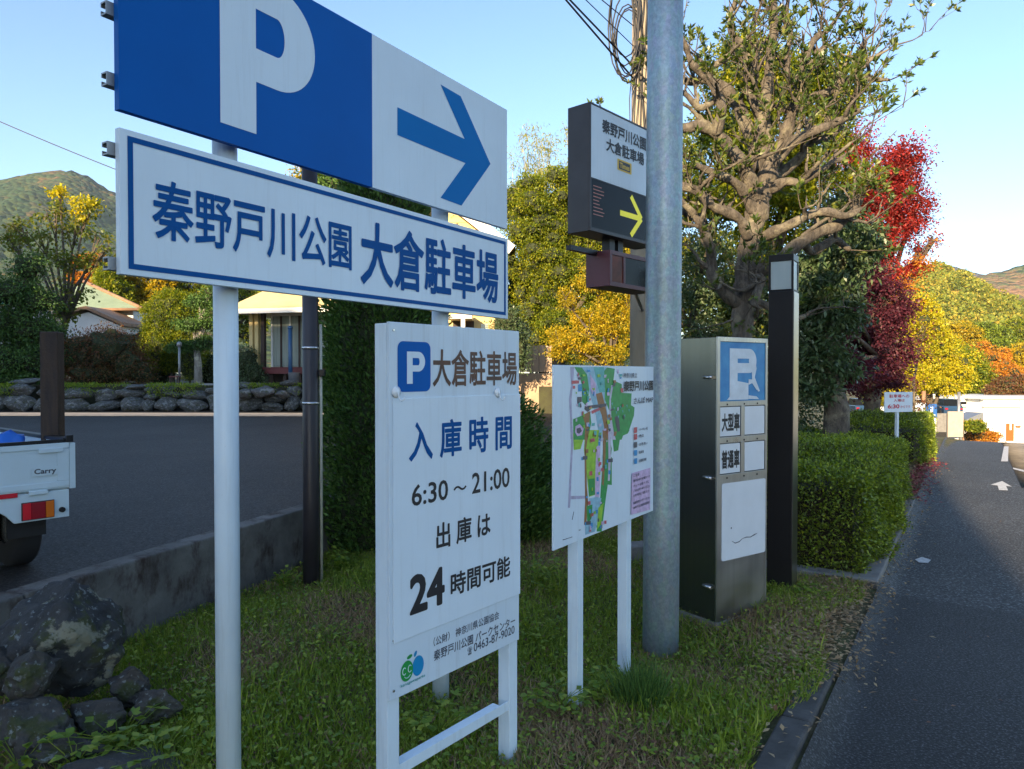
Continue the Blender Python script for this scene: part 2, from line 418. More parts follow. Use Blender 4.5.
MB().add([(x,-.0012,z) for x, z in ap], [(0,1,7,8),(1,2,3,4),(1,4,7),(4,5,6,7)]).build('arrow', M['arrow_blue'], pk)
# name board
nbd = MB().box(s0, PS.loc(508,280)[0], 0, .025, nb, ntp).build('name_board', M['white_panel'], sign, bevel=.002)
bx0, bx1, bz0, bz1 = s0+.024, PS.loc(508,280)[0]-.024, nb+.019, ntp-.019; bw = .017
fr = MB()
for a in ((bx0,bx1,bz0,bz0+bw),(bx0,bx1,bz1-bw,bz1),(bx0,bx0+bw,bz0+bw,bz1-bw),(bx1-bw,bx1,bz0+bw,bz1-bw)):
    fr.add([(a[0],-.0014,a[2]),(a[1],-.0014,a[2]),(a[1],-.0014,a[3]),(a[0],-.0014,a[3])], [(0,1,2,3)])
fr.build('border_line', M['deep_blue'], nbd)
def tbox(pl, xl, xr, tl, tr):
    """tl=(px,ytop,ybot) at left, tr likewise at right -> plane box"""
    a = pl.loc(xl, tl[0])[0]; b = pl.loc(xr, tr[0])[0]
    zt_ = (pl.loc(tl[0], tl[1])[1]+pl.loc(tr[0], tr[1])[1])/2; zb_ = (pl.loc(tl[0], tl[2])[1]+pl.loc(tr[0], tr[2])[1])/2
    return (a, b, zb_, zt_)
letter('秦野戸川公園', tbox(PS,151.6,351.6,(170,181.2,240.8),(340,221.9,269.5)), -.0026, M['deep_blue'], nbd, .016)
letter('大倉駐車場', tbox(PS,360.8,498,(376,220.8,286),(488,252,303.5)), -.0026, M['deep_blue'], nbd, .023)
# rails behind and posts
for (rz_, za) in ((5,0),(76,0),(146,1),(262,1)):
    zz = PS.loc(113, rz_)[1]
    r_ = MB()
    x0 = s0-.022; x1 = s1-.02 
    r_.box(x0, x1, .026, .030, zz-.02, zz+.02).box(x0, x1, .030, .058, zz+.015, zz+.02).box(x0, x1, .030, .058, zz-.02, zz-.015)
    r_.box(x0, x1, .054, .058, zz+.006, zz+.015).box(x0, x1, .054, .058, zz-.015, zz-.006)
    r_.build('rail', M['galv'], sign)
for t in (.441, 1.675):
    p = MB(); p.tube([(t,.104,-.6),(t,.104,zt-.04)], .043, 24, True); p.build('post', M['white_post'], sign)
    for rz_ in (5,76,146,262):
        zz = PS.loc(113, rz_)[1]; MB().tube([(t,.104,zz-.012),(t,.104,zz+.012)], .049, 24, True).build('clamp', M['galv'], sign)

# ================================================================ OPENING HOURS BOARD
HS = Plane(-.4155, 2.36, math.atan2(.55,.434))
hs = empty('opening_hours_sign', (HS.o.x, HS.o.y, 0), HS.a, 'white board on square white legs giving the 6:30 to 21:00 entry hours', 'sign')
def hz(px, py): return HS.loc(px, py)[1]
def hx(px): return HS.loc(px, 400)[0]
ztop = (hz(388,320.5)+hz(516,332.3))/2; zbot = (hz(400,697)+hz(515.5,637.7))/2
xl = hx(387); xr = hx(516.8)
bp = MB().box(xl-.002, xr, -.012, .0, zbot, ztop).build('back_panel', M['white_board'], hs, bevel=.002)
zs0 = (hz(392.6,645.6)+hz(516,590.5))/2; zs1 = (hz(390,395.5)+hz(516,396.5))/2
op = MB().box(xl+.012, xr+.002, -.0165, -.0125, zs0, zs1).build('overlay_panel', M['white_panel'], hs, bevel=.001)
def hbox(xl_, xr_, tl, tr): return tbox(HS, xl_, xr_, tl, tr)
YP, YO = -.0131, -.0176
# blue P logo
lb = (hx(395), hx(428), (hz(396,343)+hz(427,343.5))/2-0.0, 0)
z_l0 = (hz(400,391.5)+hz(424,391.8))/2; z_l1 = (hz(400,341.5)+hz(424,342))/2
def rrect(x0,x1,z0,z1,r,n=6):
    pts = []
    for cx,cz,a0 in ((x1-r,z1-r,0),(x0+r,z1-r,90),(x0+r,z0+r,180),(x1-r,z0+r,270)):
        pts += [(cx+r*math.cos(R(a0+90*i/n)), cz+r*math.sin(R(a0+90*i/n))) for i in range(n+1)]
    return pts
def flat(name, pts, y, mat, parent):
    return MB().add([(x,y,z) for x,z in pts], [tuple(range(len(pts)))]).build(name, mat, parent)
lg_ = flat('parking_symbol', rrect(lb[0],lb[1],z_l0,z_l1,.025), YP, M['blue'], bp)
w_ = lb[1]-lb[0]; h_ = z_l1-z_l0
letter_P(lb[0]+w_*.27, lb[0]+w_*.82, z_l0+h_*.16, z_l1-h_*.20, w_*.17, YP-.0009, M['white_panel'], lg_, bowl=.62)
letter('大倉駐車場', hbox(430.3,514.3,(448,348.9,386.6),(506,352.2,385.6)), YP, M['brown_ink'], bp, .019)
letter('入 庫 時 間', hbox(405.3,508.5,(416,421,461),(499,415,449)), YO, M['deep_blue'], op, .022)
letter('6:30', hbox(408,444.5,(413,484,505.5),(440,479.5,499.5)), YO, M['black_ink'], op, .014)
letter('～', hbox(450,463,(452,486,491),(461,484,489)), YO, M['black_ink'], op, .02)
letter('21:00', hbox(468.5,506.2,(472,472.5,493),(503,466.9,487)), YO, M['black_ink'], op, .014)
letter('出 庫 は', hbox(432.6,487,(440,521.7,548.6),(480,511.7,535.4)), YO, M['black_ink'], op, .022)
letter('24', hbox(405.7,441,(415,572.5,613),(436,566.5,603)), YO, M['black_ink'], op, .035)
letter('時間可能', hbox(447,506.8,(455,569,594),(500,557.5,577)), YO, M['black_ink'], op, .022)
letter('（公財） 神奈川県公園協会', hbox(430.5,496.5,(434,637.5,647),(492,610,618)), YP, M['grey_ink'], bp, .008)
letter('秦野戸川公園 パークセンター', hbox(430.7,512.6,(434,649.7,660.7),(508,616,625)), YP, M['grey_ink'], bp, .012)
letter('0463-87-9020', hbox(471,512,(468,645.5,654),(511,623.4,631.7)), YP, M['grey_ink'], bp, .008)
letter('☎', hbox(464.7,469.3,(465,647,655),(469,645.2,653)), YP, M['grey_ink'], bp, .008)
# fruit shaped emblem
M['em_green'] = simple('emblem_green', (.01,.28,.05), .5); M['em_blue'] = simple('emblem_blue', (.0,.24,.52), .5); M['em_teal'] = simple('emblem_teal', (.03,.30,.30), .5)
def ell(px, py, wpx, hpx, y, mat, parent, name, tilt=0):
    c = HS.loc(px, py); rx = (hx(px+wpx/2)-hx(px-wpx/2))/2; rz_ = (hz(px,py-hpx/2)-hz(px,py+hpx/2))/2
    pts = []
    for i in range(24):
        a = 2*math.pi*i/24; x, z = rx*math.cos(a), rz_*math.sin(a)
        pts.append((c[0]+x*math.cos(tilt)-z*math.sin(tilt), c[1]+x*math.sin(tilt)+z*math.cos(tilt)))
    return flat(name, pts, y, mat, parent)
eb = ell(415.5,664.6,11.5,20,YP,M['em_blue'],bp,'emblem')
eg = ell(404.2,670,12.5,20.5,YP-.0006,M['em_green'],eb,'emblem')
ell(407,655.8,5.5,3.8,YP,M['em_green'],eb,'emblem',.2); ell(412.8,652.8,2.6,6.2,YP-.0003,M['em_blue'],eb,'emblem',-.5)
for (qx,qy) in ((401.5,670.5),(407,667.5)):
    c = HS.loc(qx,qy); k = MB()
    pts = [(c[0]+.008*math.cos(R(a)), YP-.0012, c[1]+.012*math.sin(R(a))) for a in range(40,330,20)]
    k.tube(pts, .0016, 4, False); k.build('emblem', M['white_panel'], eb)
c = HS.loc(404.5,671); k = MB(); k.tube([(c[0]+.016*math.cos(R(a)), YP-.0012, c[1]-.004+.016*math.sin(R(a))) for a in range(210,331,12)], .0014, 4, False); k.build('emblem', M['white_panel'], eb)
letter('kanagawaparks', hbox(397.5,422,(400,684,688.5),(420,672.5,676)), YP, M['em_teal'], bp, .01)
# clear suction hooks on the board
M['clear'] = simple('clear_plastic', (.75,.78,.8), .12, var=.02, spec=.7)
for (qx,qy) in ((393,392),(494.5,392.5)):
    c = HS.loc(qx,qy); k = MB()
    prof = [(.0005,0),(.018,.001),(.020,.004),(.012,.007),(.006,.010),(.0005,.011)]
    n = 16; v = [(c[0]+r*math.cos(2*math.pi*j/n), -.013-d, c[1]+r*math.sin(2*math.pi*j/n)) for r, d in prof for j in range(n)]
    f = [(i*n+j,(i+1)*n+j,(i+1)*n+(j+1)%n,i*n+(j+1)%n) for i in range(len(prof)-1) for j in range(n)]
    k.add(v, f, True)
    k.tube([(c[0]+.002,-.024,c[1]),(c[0]+.004,-.026,c[1]-.02),(c[0]+.007,-.034,c[1]-.03),(c[0]+.011,-.043,c[1]-.024),(c[0]+.012,-.045,c[1]-.014)], .0022, 8)
    k.build('suction_hook', M['clear'], hs)
# legs of square tube; the left one carries the board's edge
lw = .056
for x0 in (xl-.002, xr-.049):
    g = MB().box(x0, x0+lw*.97, .001, .059, -.5, ztop-.004 if x0 < .2 else ztop-.02); g.build('leg', M['white_post'], hs, bevel=.003)
# crossbar of angle steel
zc0 = (hz(410,769)+hz(506,711))/2-.006
cb = MB().box(xl+.05, xr-.049, .004, .010, zc0, zc0+.038).box(xl+.05+.01, xr-.10, .0105, .045, zc0+.032, zc0+.038)
cb.build('crossbar', M['white_post'], hs, bevel=.001)
# bolt heads on the board
for (qx,qy) in ((391,330),(391,640),(391,690)):
    c = HS.loc(qx,qy); MB().tube([(c[0],-.012,c[1]),(c[0],-.0155,c[1])], .0045, 8).build('bolt', M['chrome'], hs)

# ================================================================ PARK MAP BOARD
MS = Plane(.0573*3.2, 3.2, math.atan2(.294,.1997))
ms = empty('park_map_sign', (MS.o.x, MS.o.y, 0), MS.a, 'white illustrated park map board with green and brown map on two white legs', 'sign')
mt = (MS.loc(552.7,365.8)[1]+MS.loc(653,366)[1])/2; mb_ = (MS.loc(552.7,552)[1]+MS.loc(652.5,509.5)[1])/2
mx0 = MS.loc(552.7,400)[0]; mx1 = MS.loc(652.8,400)[0]
mp_ = MB().box(mx0, mx1, -.004, .004, mb_, mt).build('map_panel', M['white_panel'], ms, bevel=.001)
def c8(x, y): return (540+x/8.533, 350+y/8.533)     # crop of the upper part
def c5(x, y): return (540+x/5.917, 430+y/5.917)     # crop of the lower part
mcols = {'map_green': (.03,.30,.07), 'map_lime': (.30,.55,.04), 'map_brown': (.30,.14,.05), 'map_road': (.42,.40,.55), 'map_river': (.28,.50,.62), 'map_teal': (.10,.42,.40),
         'map_pink': (.62,.45,.66), 'map_dark': (.08,.08,.10), 'map_sky': (.03,.28,.60), 'map_red': (.55,.10,.12), 'map_path': (.55,.50,.62)}
for k_, v_ in mcols.items(): M[k_] = simple(k_, v_, .45, var=.25, scale=35)
lay = [0]; mset = {}
def mpoly(pts, mat, name='map_area'):
    lay[0] += 1
    q = [MS.loc(x, y) for x, y in pts]
    mset.setdefault((name, mat), MB()).add([(x,-.0045-lay[0]*.00003,z) for x,z in q], [tuple(range(len(q)))])
U = lambda *p: [c8(*a) for a in p]
L_ = lambda *p: [c5(*a) for a in p]
mpoly(U((250,145),(285,145),(275,300),(262,420),(268,600),(275,760),(255,760),(250,600),(240,420),(258,300)),'map_road')
mpoly(L_((183,0),(195,0),(180,300),(178,395),(172,460),(160,460),(168,300)),'map_road')
mpoly(L_((172,390),(262,388),(270,405),(172,410)),'map_road')
mpoly(U((300,145),(560,145),(545,330),(560,480),(600,760),(500,760),(470,560),(420,380),(380,240)),'map_river')
mpoly(U((450,145),(540,145),(552,250),(545,360),(500,360),(470,250)),'map_teal')
mpoly(U((285,145),(350,150),(395,210),(412,330),(405,430),(380,470),(352,440),(350,300),(330,220)),'map_green')
mpoly(U((565,148),(632,160),(620,260),(690,290),(695,365),(775,370),(770,470),(800,490),(795,560),(755,680),(705,720),(690,765),(655,765),(620,700),(600,560),(545,420),(548,330),(540,180)),'map_green')
mpoly(L_((370,0),(395,0),(420,110),(395,330),(385,400),(360,600),(330,600),(350,420),(365,200)),'map_green')
mpoly(L_((395,150),(420,160),(420,325),(395,322)),'map_green')
mpoly(L_((425,0),(525,0),(515,20),(470,40),(458,120),(432,128),(425,60)),'map_green')
mpoly(L_((262,0),(345,0),(335,160),(325,300),(330,380),(285,395),(270,250),(255,120)),'map_lime')
mpoly(L_((190,20),(262,10),(250,60),(235,112),(195,118)),'map_lime')
mpoly(U((275,590),(350,560),(420,520),(430,620),(400,765),(280,765)),'map_green')
mpoly(U((355,560),(420,520),(412,640),(395,765),(372,765),(380,640)),'map_brown')
mpoly(L_((265,0),(285,0),(268,110),(272,330),(280,430),(268,560),(255,560),(262,420),(258,120)),'map_brown')
mpoly(U((470,375),(520,360),(560,520),(590,765),(560,765),(520,560),(490,480)),'map_brown')
mpoly(L_((365,0),(385,0),(382,160),(372,330),(362,320),(368,160)),'map_brown')
mpoly(U((600,300),(618,300),(598,420),(600,560),(622,700),(640,765),(605,765),(582,560),(585,420)),'map_path')
mpoly(L_((398,0),(412,0),(415,160),(408,300),(396,300),(400,160)),'map_path')
mpoly(L_((328,100),(350,80),(352,260),(345,400),(320,400),(322,260)),'map_pink')
mpoly(L_((285,405),(330,395),(358,402),(345,480),(320,600),(262,620),(262,560),(285,520)),'map_river')
mpoly(L_((270,450),(305,440),(300,520),(275,560)),'map_green')
mpoly(L_((340,460),(372,430),(355,560),(330,590)),'map_lime')
mpoly(L_((280,290),(318,285),(320,380),(285,390)),'map_green')
mpoly(U((375,478),(560,455),(560,480),(430,500),(400,530),(370,505)),'map_dark')
mpoly(U((420,205),(470,290),(465,400),(425,350)),'map_pink')
mpoly(U((310,400),(348,400),(348,440),(310,460)),'map_dark')
mpoly(U((262,262),(325,258),(325,285),(262,290)),'map_red'); mpoly(U((272,305),(292,305),(292,330),(272,330)),'map_red')
mpoly(U((318,295),(350,290),(350,350),(318,355)),'map_sky')
mpoly(U((295,650),(330,630),(365,670),(350,725),(310,735),(290,700)),'map_pink')
mpoly(U((305,670),(335,660),(350,690),(325,715),(305,705)),'map_dark')
mpoly(U((630,570),(660,560),(670,620),(675,690),(655,700),(640,640)),'map_dark')
mpoly(U((430,520),(500,490),(500,515),(435,545)),'map_red')
for (a,b) in ((255,160),(405,175),(275,545)):
    mpoly(L_((a-8,b-5),(a+20,b-8),(a+20,b+14),(a-8,b+16)),'map_dark'); mpoly(L_((a-16,b),(a-8,b),(a-8,b+18),(a-16,b+18)),'map_sky')
mpoly(L_((286,245),(304,242),(304,268),(286,270)),'map_red')
for (a,b) in ((290,480),(345,80),(335,290),(405,250),(300,560)):
    mpoly(L_((a-6,b-12),(a+6,b-12),(a+6,b+12),(a-6,b+12)),'map_sky')
for i in range(9): mpoly(U((600+i*18,450+(i*37)%120),(612+i*18,448+(i*37)%120),(610+i*18,475+(i*37)%120)),'map_teal')
rq = random.Random(4); bits = ['map_red','map_sky','map_dark','map_pink','map_brown','map_lime','map_teal','map_path']
for i in range(70):
    yq = rq.uniform(160, 760); xq = rq.uniform(290, 700) if yq < 600 else rq.uniform(290, 640); wq = rq.uniform(8, 26); hq = rq.uniform(9, 34); sq = rq.uniform(-6, 6)
    mpoly(U((xq,yq),(xq+wq,yq-3),(xq+wq+sq,yq+hq),(xq+sq,yq+hq+3)), rq.choice(bits))
for i in range(34):
    yq = rq.uniform(10, 600); xq = rq.uniform(262, 385); wq = rq.uniform(5, 14); hq = rq.uniform(7, 22)
    mpoly(L_((xq,yq),(xq+wq,yq-2),(xq+wq,yq+hq),(xq,yq+hq+2)), rq.choice(bits))
# tree dots and small legends
mpoly(L_((535,255),(645,222),(643,470),(530,500)),'map_pink','legend_panel')
def mbox(a, b, f, tl, tr): return tbox(MS, f(a,0)[0], f(b,0)[0], (f(tl[0],0)[0], f(0,tl[1])[1], f(0,tl[2])[1]), (f(tr[0],0)[0], f(0,tr[1])[1], f(0,tr[2])[1]))
YM = -.0105
letter('神奈川県立', mbox(692,808,c8,(700,192,235),(800,197,238)), YM, M['grey_ink'], mp_, .015, res=2)
letter('秦野戸川公園', mbox(697,945,c8,(710,262,355),(930,258,345)), YM, M['black_ink'], mp_, .03, res=2)
letter('さんぽ MAP', mbox(780,945,c8,(790,402,460),(930,396,448)), YM, M['grey_ink'], mp_, .02, res=2)
for i, (t_, colr) in enumerate((('バーベキュー場','map_red'),('売店','map_red'),('お手洗い','map_dark'),('駐車場','map_sky'),('自動販売機','map_sky'))):
    y_ = [-15, 25, 72, 120, 168][i]
    mpoly(L_((548,y_),(566,y_-3),(566,y_+30),(548,y_+33)), colr, 'legend_symbol')
    letter(t_, mbox(574,[622,600,622,600,616][i],c5,(576,y_+2,y_+20),([620,598,620,598,614][i],y_-2,y_+16)), YM, M['grey_ink'], mp_, .02, res=2)
for i, (t_, w__) in enumerate((('ご注意',575),('園内は歩行者優先です',638),('ペットは放さずに',632),('ごみはお持ち帰りください',638),('火気の使用はご遠慮ください',636),('開園時間をお守りください',638),('秦野戸川公園管理事務所',636))):
    y_ = [262,292,322,350,378,420,448][i]
    letter(t_, mbox(540,w__,c5,(545,y_,y_+16),(w__-3,y_-(w__-545)*.28,y_+16-(w__-545)*.28)), YM, M['grey_ink'], mp_, .01, res=2)
for (nm_, mt_), mb2 in mset.items(): mb2.build(nm_, M[mt_], mp_)
k = MB()
for (a,b) in (((185,530),(195,482)),((130,650),(185,632)),((225,592),(236,590))):
    p, q = MS.loc(*c5(*a)), MS.loc(*c5(*b)); k.tube([(p[0],-.0048,p[1]),(q[0],-.0048,q[1])], .0016, 4)
k.build('map_line', M['grey_ink'], mp_)
for (px_) in (579.5, 628):
    x_ = MS.loc(px_, 600, .01)[0]; MB().box(x_-.028, x_+.028, .0045, .06, -.4, mt-.03).build('leg', M['white_post'], ms, bevel=.002)

# ================================================================ GALVANISED POLE
gp = MB(); px_, py_ = (661.5-512)/FOC*4.29, 4.29
gp.tube([(0,0,-.6),(0,0,.8),(0,0,3.2),(0,0,4.45),(0,0,4.5)], [.108,.108,.1065,.103,.02], 40)
gp_o = gp.build('galvanised_pole', M['pole'])
gp_o.location = (px_, py_, 0); tag(gp_o, 'thick mottled galvanised steel pole standing right of the park map', 'pole')
gp_o.rotation_euler = (0, R(.25), 0)

# ================================================================ BOX SIGN WITH DISPLAY (hung out from the utility pole)
BS = Plane(.483, 4.4, math.atan2(.743,.669))
bs = empty('illuminated_box_sign', (BS.o.x, BS.o.y, 0), BS.a, 'brown cased box sign with white name panel above a dark display, behind the steel pole', 'sign')
bt = BS.loc(589.5,100.8)[1]; bb = BS.loc(589.5,230)[1]; bm_ = BS.loc(589.5,176)[1]; W_ = .79
MB().box(0, W_, .012, .175, bb, bt).box(0, W_, 0, .012, bb, bb+.018).box(0, W_, 0, .012, bt-.012, bt).box(0, .010, 0, .012, bb+.018, bt-.012).box(W_-.010, W_, 0, .012, bb+.018, bt-.012).build('casing', M['dark_alu'], bs, bevel=.002)
wp = MB().box(.0105, W_-.0105, .003, .0118, bm_, bt-.0125).build('name_panel', M['white_panel'], bs)
dp = MB().box(.020, W_-.020, .006, .0118, bb+.026, bm_-.008).build('display', M['glass_dark'], bs, bevel=.001)
MB().box(.0105,.0195,.004,.0118,bb+.0185,bm_-.0005).box(W_-.0195,W_-.0105,.004,.0118,bb+.0185,bm_-.0005).box(.0196,W_-.0196,.004,.0118,bb+.0185,bb+.0255).box(.0196,W_-.0196,.004,.0118,bm_-.0075,bm_-.0005).build('display_frame', M['black_metal'], bs)
b1 = BS.loc(602.4,130)[0]; b2 = BS.loc(625,130)[0]*2-b1
letter('秦野戸川公園', (b1, .39*2-b1, BS.loc(606,133.5)[1], BS.loc(606,119.5)[1]), .0014, M['black_ink'], wp, .03)
b3 = BS.loc(606.5,150)[0]
letter('大倉駐車場', (b3, .39*2-b3+.02, BS.loc(612,153)[1], BS.loc(612,139.5)[1]), .0014, M['black_ink'], wp, .03)
M['ticket_yellow'] = simple('label_yellow', (.75,.50,.05), .5)
zl = BS.loc(625,168)[1]; ys = flat('label_plate', rrect(.30,.47,zl-.028,zl+.045,.008), .0016, M['ticket_yellow'], wp)
ip = flat('label_plate', rrect(.318,.452,zl-.018,zl+.035,.004), .0012, M['black_ink'], ys)
letter('Times', (.327,.443,zl-.010,zl+.026), .0008, M['ticket_yellow'], ip, .03)
# unlit arrow in the display, its yellow lifted by a weak added glow
m, nt, b, _ = mat_base('display_arrow_glow'); M['led'] = m; b.inputs['Base Color'].default_value = (.62,.60,.02,1)
b.inputs['Emission Color'].default_value = (.80,.76,.03,1); b.inputs['Emission Strength'].default_value = .12
m, nt, b, _ = mat_base('display_red_bars'); M['ledr'] = m; b.inputs['Base Color'].default_value = (.45,.16,.12,1)
ax, az, th = .56, (bb+bm_)/2+.0, .018
k = MB()
for (xa,za,xb,zb_) in ((.34,az,.60,az),(.47,az+.13,.60,az),(.47,az-.13,.60,az)):
    d = Vector((xb-xa, 0, zb_-za)).normalized(); nn = Vector((-d.z,0,d.x))*th
    q = [Vector((xa,0,za))+nn, Vector((xb,0,zb_))+nn, Vector((xb,0,zb_))-nn, Vector((xa,0,za))-nn]
    yy = .0052-.0003*len(k.f); k.add([(p.x,yy,p.z) for p in q], [(0,1,2,3)])
k.build('display_arrow', M['led'], dp)
k = MB()
for i in range(9):
    z_ = bm_-.05-i*.022; k.add([(.04,.0055,z_),(.13+.03*math.sin(i*1.1),.0055,z_),(.13+.03*math.sin(i*1.1),.0055,z_+.006),(.04,.0055,z_+.006)], [(0,1,2,3)])
k.build('display_bars', M['ledr'], dp)
# bracket arms reaching the utility pole
MB().box(-.06, .60, .10, .14, bb-.115, bb-.085).build('bracket_arm', M['black_metal'], bs)
MB().box(.40, .46, .06, .12, bb-.085, bb).box(.30, .36, .06, .12, bb-.085, bb).build('hanger', M['black_metal'], bs)
MB().tube([(.42,.12,bb-.10),(1.2,.5,bb-.10),(4.1,2.15,bb-.10)], .018, 8).build('bracket_arm', M['black_metal'], bs)
MB().tube([(.42,.12,bt-.10),(1.2,.5,bt-.10),(4.1,2.15,bt-.10)], .018, 8).build('bracket_arm', M['black_metal'], bs)

rb0 = BS.loc(610,270)[0]
zb1 = BS.loc(610,249.5)[1]; zb0 = BS.loc(610,285.5)[1]
rb = empty('vacancy_light_box', (BS.o.x, BS.o.y, 0), BS.a, 'small maroon box with two dark lamp windows hanging below the box sign', 'light box')
x0 = rb0; x1 = rb0+.56; sp_ = x0+.17
cs = MB().box(x0, x1, .012, .19, zb0, zb1)
for q in ((x0,x1,zb1-.028,zb1),(x0,x1,zb0,zb0+.028),(x0,x0+.026,zb0+.028,zb1-.028),(x1-.026,x1,zb0+.028,zb1-.028),(sp_-.012,sp_+.012,zb0+.028,zb1-.028)): cs.box(q[0],q[1],0,.012,q[2],q[3])
cs.build('casing', M['red_box'], rb, bevel=.0015)
M['amber_glass'] = simple('dark_amber_glass', (.14,.025,.01), .2, var=.7, scale=9, spec=.12)
MB().box(x0+.0265, sp_-.0125, .006, .0115, zb0+.0285, zb1-.0285).build('lamp_window', M['amber_glass'], rb)
MB().box(sp_+.0125, x1-.0265, .006, .0115, zb0+.0285, zb1-.0285).build('lamp_window', M['glass_dark'], rb)

# ================================================================ TICKET MACHINE CABINET
CP = Plane(1.308, 4.52, math.atan2(.29,.419))
cab = empty('parking_guide_cabinet', (CP.o.x, CP.o.y, 0), CP.a, 'tall stainless steel cabinet with blue parking sign and vehicle type plates on its front', 'cabinet')
cz1 = CP.loc(717.8,336.5)[1]; cw = CP.loc(767.5,400)[0]
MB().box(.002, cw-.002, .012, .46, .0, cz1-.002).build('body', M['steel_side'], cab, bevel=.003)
MB().box(-.01, cw+.01, -.01, .48, -.3, -.0).build('base', M['concrete'], cab)
def cx(px): return CP.loc(px, 450)[0]
def cz(py, px=740): return CP.loc(px, py)[1]
zP1, zP0 = CP.loc(722.5,342.5)[1], CP.loc(722.5,401)[1]
# front skin with frame members
fb = MB(); fw = .027
fb.box(0, fw, 0, .0119, 0.0, cz1).box(cw-fw*.8, cw, 0, .0119, 0.0, cz1).box(fw, cw-fw*.8, 0, .0119, cz1-.03, cz1)
zrow = [CP.loc(722,401.5)[1], CP.loc(722,406.5)[1], CP.loc(722,437.5)[1], CP.loc(722,443.5)[1], CP.loc(722,475)[1], CP.loc(722,481)[1], CP.loc(722,563)[1]]
fb.box(fw, cw-fw*.8, 0, .0119, zrow[1], zrow[0]).box(fw, cw-fw*.8, 0, .0119, zrow[3], zrow[2]).box(fw, cw-fw*.8, 0, .0119, zrow[5], zrow[4]).box(fw, cw-fw*.8, .002, .0119, 0.0, zrow[5])
xm0, xm1 = cx(741), cx(744.5)
fb.box(xm0, xm1, 0, .0119, zrow[2], zrow[1]).box(xm0, xm1, 0, .0119, zrow[4], zrow[3])
fb.build('front_frame', M['steel'], cab, bevel=.0015)
M['faded_blue'] = simple('sun_faded_blue', (.012,.16,.42), .4, var=.3, scale=7, col2=(.06,.30,.55))
pp = MB().box(fw+.0005, cw-fw*.8-.0005, .006, .0115, zrow[0]+.0005, cz1-.0305).build('parking_plate', M['faded_blue'], cab)
a0, a1 = fw, cw-fw*.8; hh = cz1-.03-zrow[0]; ww = a1-a0
M['white_film'] = simple('peeling_white_film', (.62,.68,.74), .45, var=.15, scale=14)
letter_P(a0+ww*.21, a0+ww*.80, zrow[0]+hh*.06, cz1-.03-hh*.11, ww*.17, .0045, M['white_film'], pp, bowl=.50)
tear = [[(.36,.02),(.62,.02),(.62,.30),(.36,.34)],[(.66,.84),(.74,.84),(.80,.55),(.76,.40),(.88,.16),(.84,.15),(.70,.36),(.69,.60)],[(.15,.02),(.36,.02),(.38,.09),(.20,.07)],[(.62,.03),(.86,.02),(.80,.07),(.62,.09)],[(.62,.27),(.70,.30),(.80,.18),(.84,.18),(.72,.36),(.62,.37)]]
for i, t_ in enumerate(tear): flat('film_remains', [(a0+ww*x, zrow[0]+hh*z) for x, z in t_], .0040-.0003*i, M['white_film'] if i else M['faded_blue2'] if 'faded_blue2' in M else M['white_film'], pp)
M['plate'] = simple('white_plastic_plate', (.66,.70,.74), .28, var=.06)
for r_, (zt_, zb_) in enumerate(((zrow[1], zrow[2]), (zrow[3], zrow[4]))):
    for c_, (xa, xb) in enumerate(((fw, xm0), (xm1, a1))):
        p = MB().box(xa+.006, xb-.006, .003, .0115, zb_+.006, zt_-.006).build('plate', M['plate'], cab, bevel=.001)
        if c_ == 0: letter(('大型車', '普通車')[r_], (xa+.020, xb-.012, zb_+.035, zt_-.045), .0020, M['black_ink'], p, .04)
for zz in (zrow[1]+.012, zrow[3]+.013, zrow[5]+.016):
    for xx in (cx(727), cx(744), cx(757)):
        MB().tube([(xx,.0,zz),(xx,-.003,zz)], .006, 8).build('screw', M['black_metal'], cab)
zq1, zq0 = CP.loc(722,484)[1], CP.loc(722,561.5)[1]
bpn = MB().poly(rrect(cx(722)-.001, cx(765.5), zq0, zq1, .015), -.002, .0019); bpo = bpn.build('blank_notice', M['plate'], cab)
k = MB(); sc_ = [(731.5,541),(735,543),(739,541.5),(742,538.5),(746,537),(750,537),(754,534.5),(757,533)]
k.tube([(CP.loc(*q)[0], -.0025, CP.loc(*q)[1]) for q in sc_], [.001,.003,.003,.0015,.003,.0025,.004,.001], 5); c = CP.loc(731,528); k.tube([(c[0],-.002,c[1]),(c[0],-.003,c[1])], .006, 8)
k.build('scratch', M['grey_ink'], bpo)
for zz in (cz1-.26, CP.loc(716,479)[1], .22):
    MB().tube([(-.012,.03,zz),(-.012,.10,zz)], .011, 10).box(-.012,.003,.03,.10,zz-.006,zz+.006).build('hinge', M['chrome'], cab)

# ================================================================ BLACK BOLLARD LAMP
blx, bly = (783-512)/FOC*5.30, 5.30
bo = empty('bollard_lamp', (blx, bly, 0), R(-33), 'tall square black lamp post with frosted glass head beside the steel cabinet', 'lamp post')
hb = .088; zt2 = at(783,256,5.3).z; zg1 = at(783,262.5,5.3).z; zg0 = at(783,290.5,5.3).z
MB().box(-hb,hb,-hb,hb,-.4,zg0-.012).build('shaft', M['black_metal'], bo, bevel=.004)
M['reflector_metal'] = simple('side_reflector_metal', (.42,.42,.42), .28, 1.0, var=.1, scale=3)
MB().box(hb+.0005,hb+.004,-hb+.004,hb-.004,.0,zg0-.02).build('side_reflector', M['reflector_metal'], bo)  # bright sheet added on this face to bring out its sunlit yellow reflection
hd = MB().box(-hb,hb,-hb,hb,zg1,zt2).box(-hb,hb,-hb,hb,zg0-.0115,zg0)
for sx in (-1,1):
    for sy in (-1,1): hd.box(sx*hb-(.016 if sx>0 else 0), sx*hb+(.016 if sx<0 else 0), sy*hb-(.016 if sy>0 else 0), sy*hb+(.016 if sy<0 else 0), zg0, zg1)
hd.build('lamp_head', M['black_metal'], bo, bevel=.002)
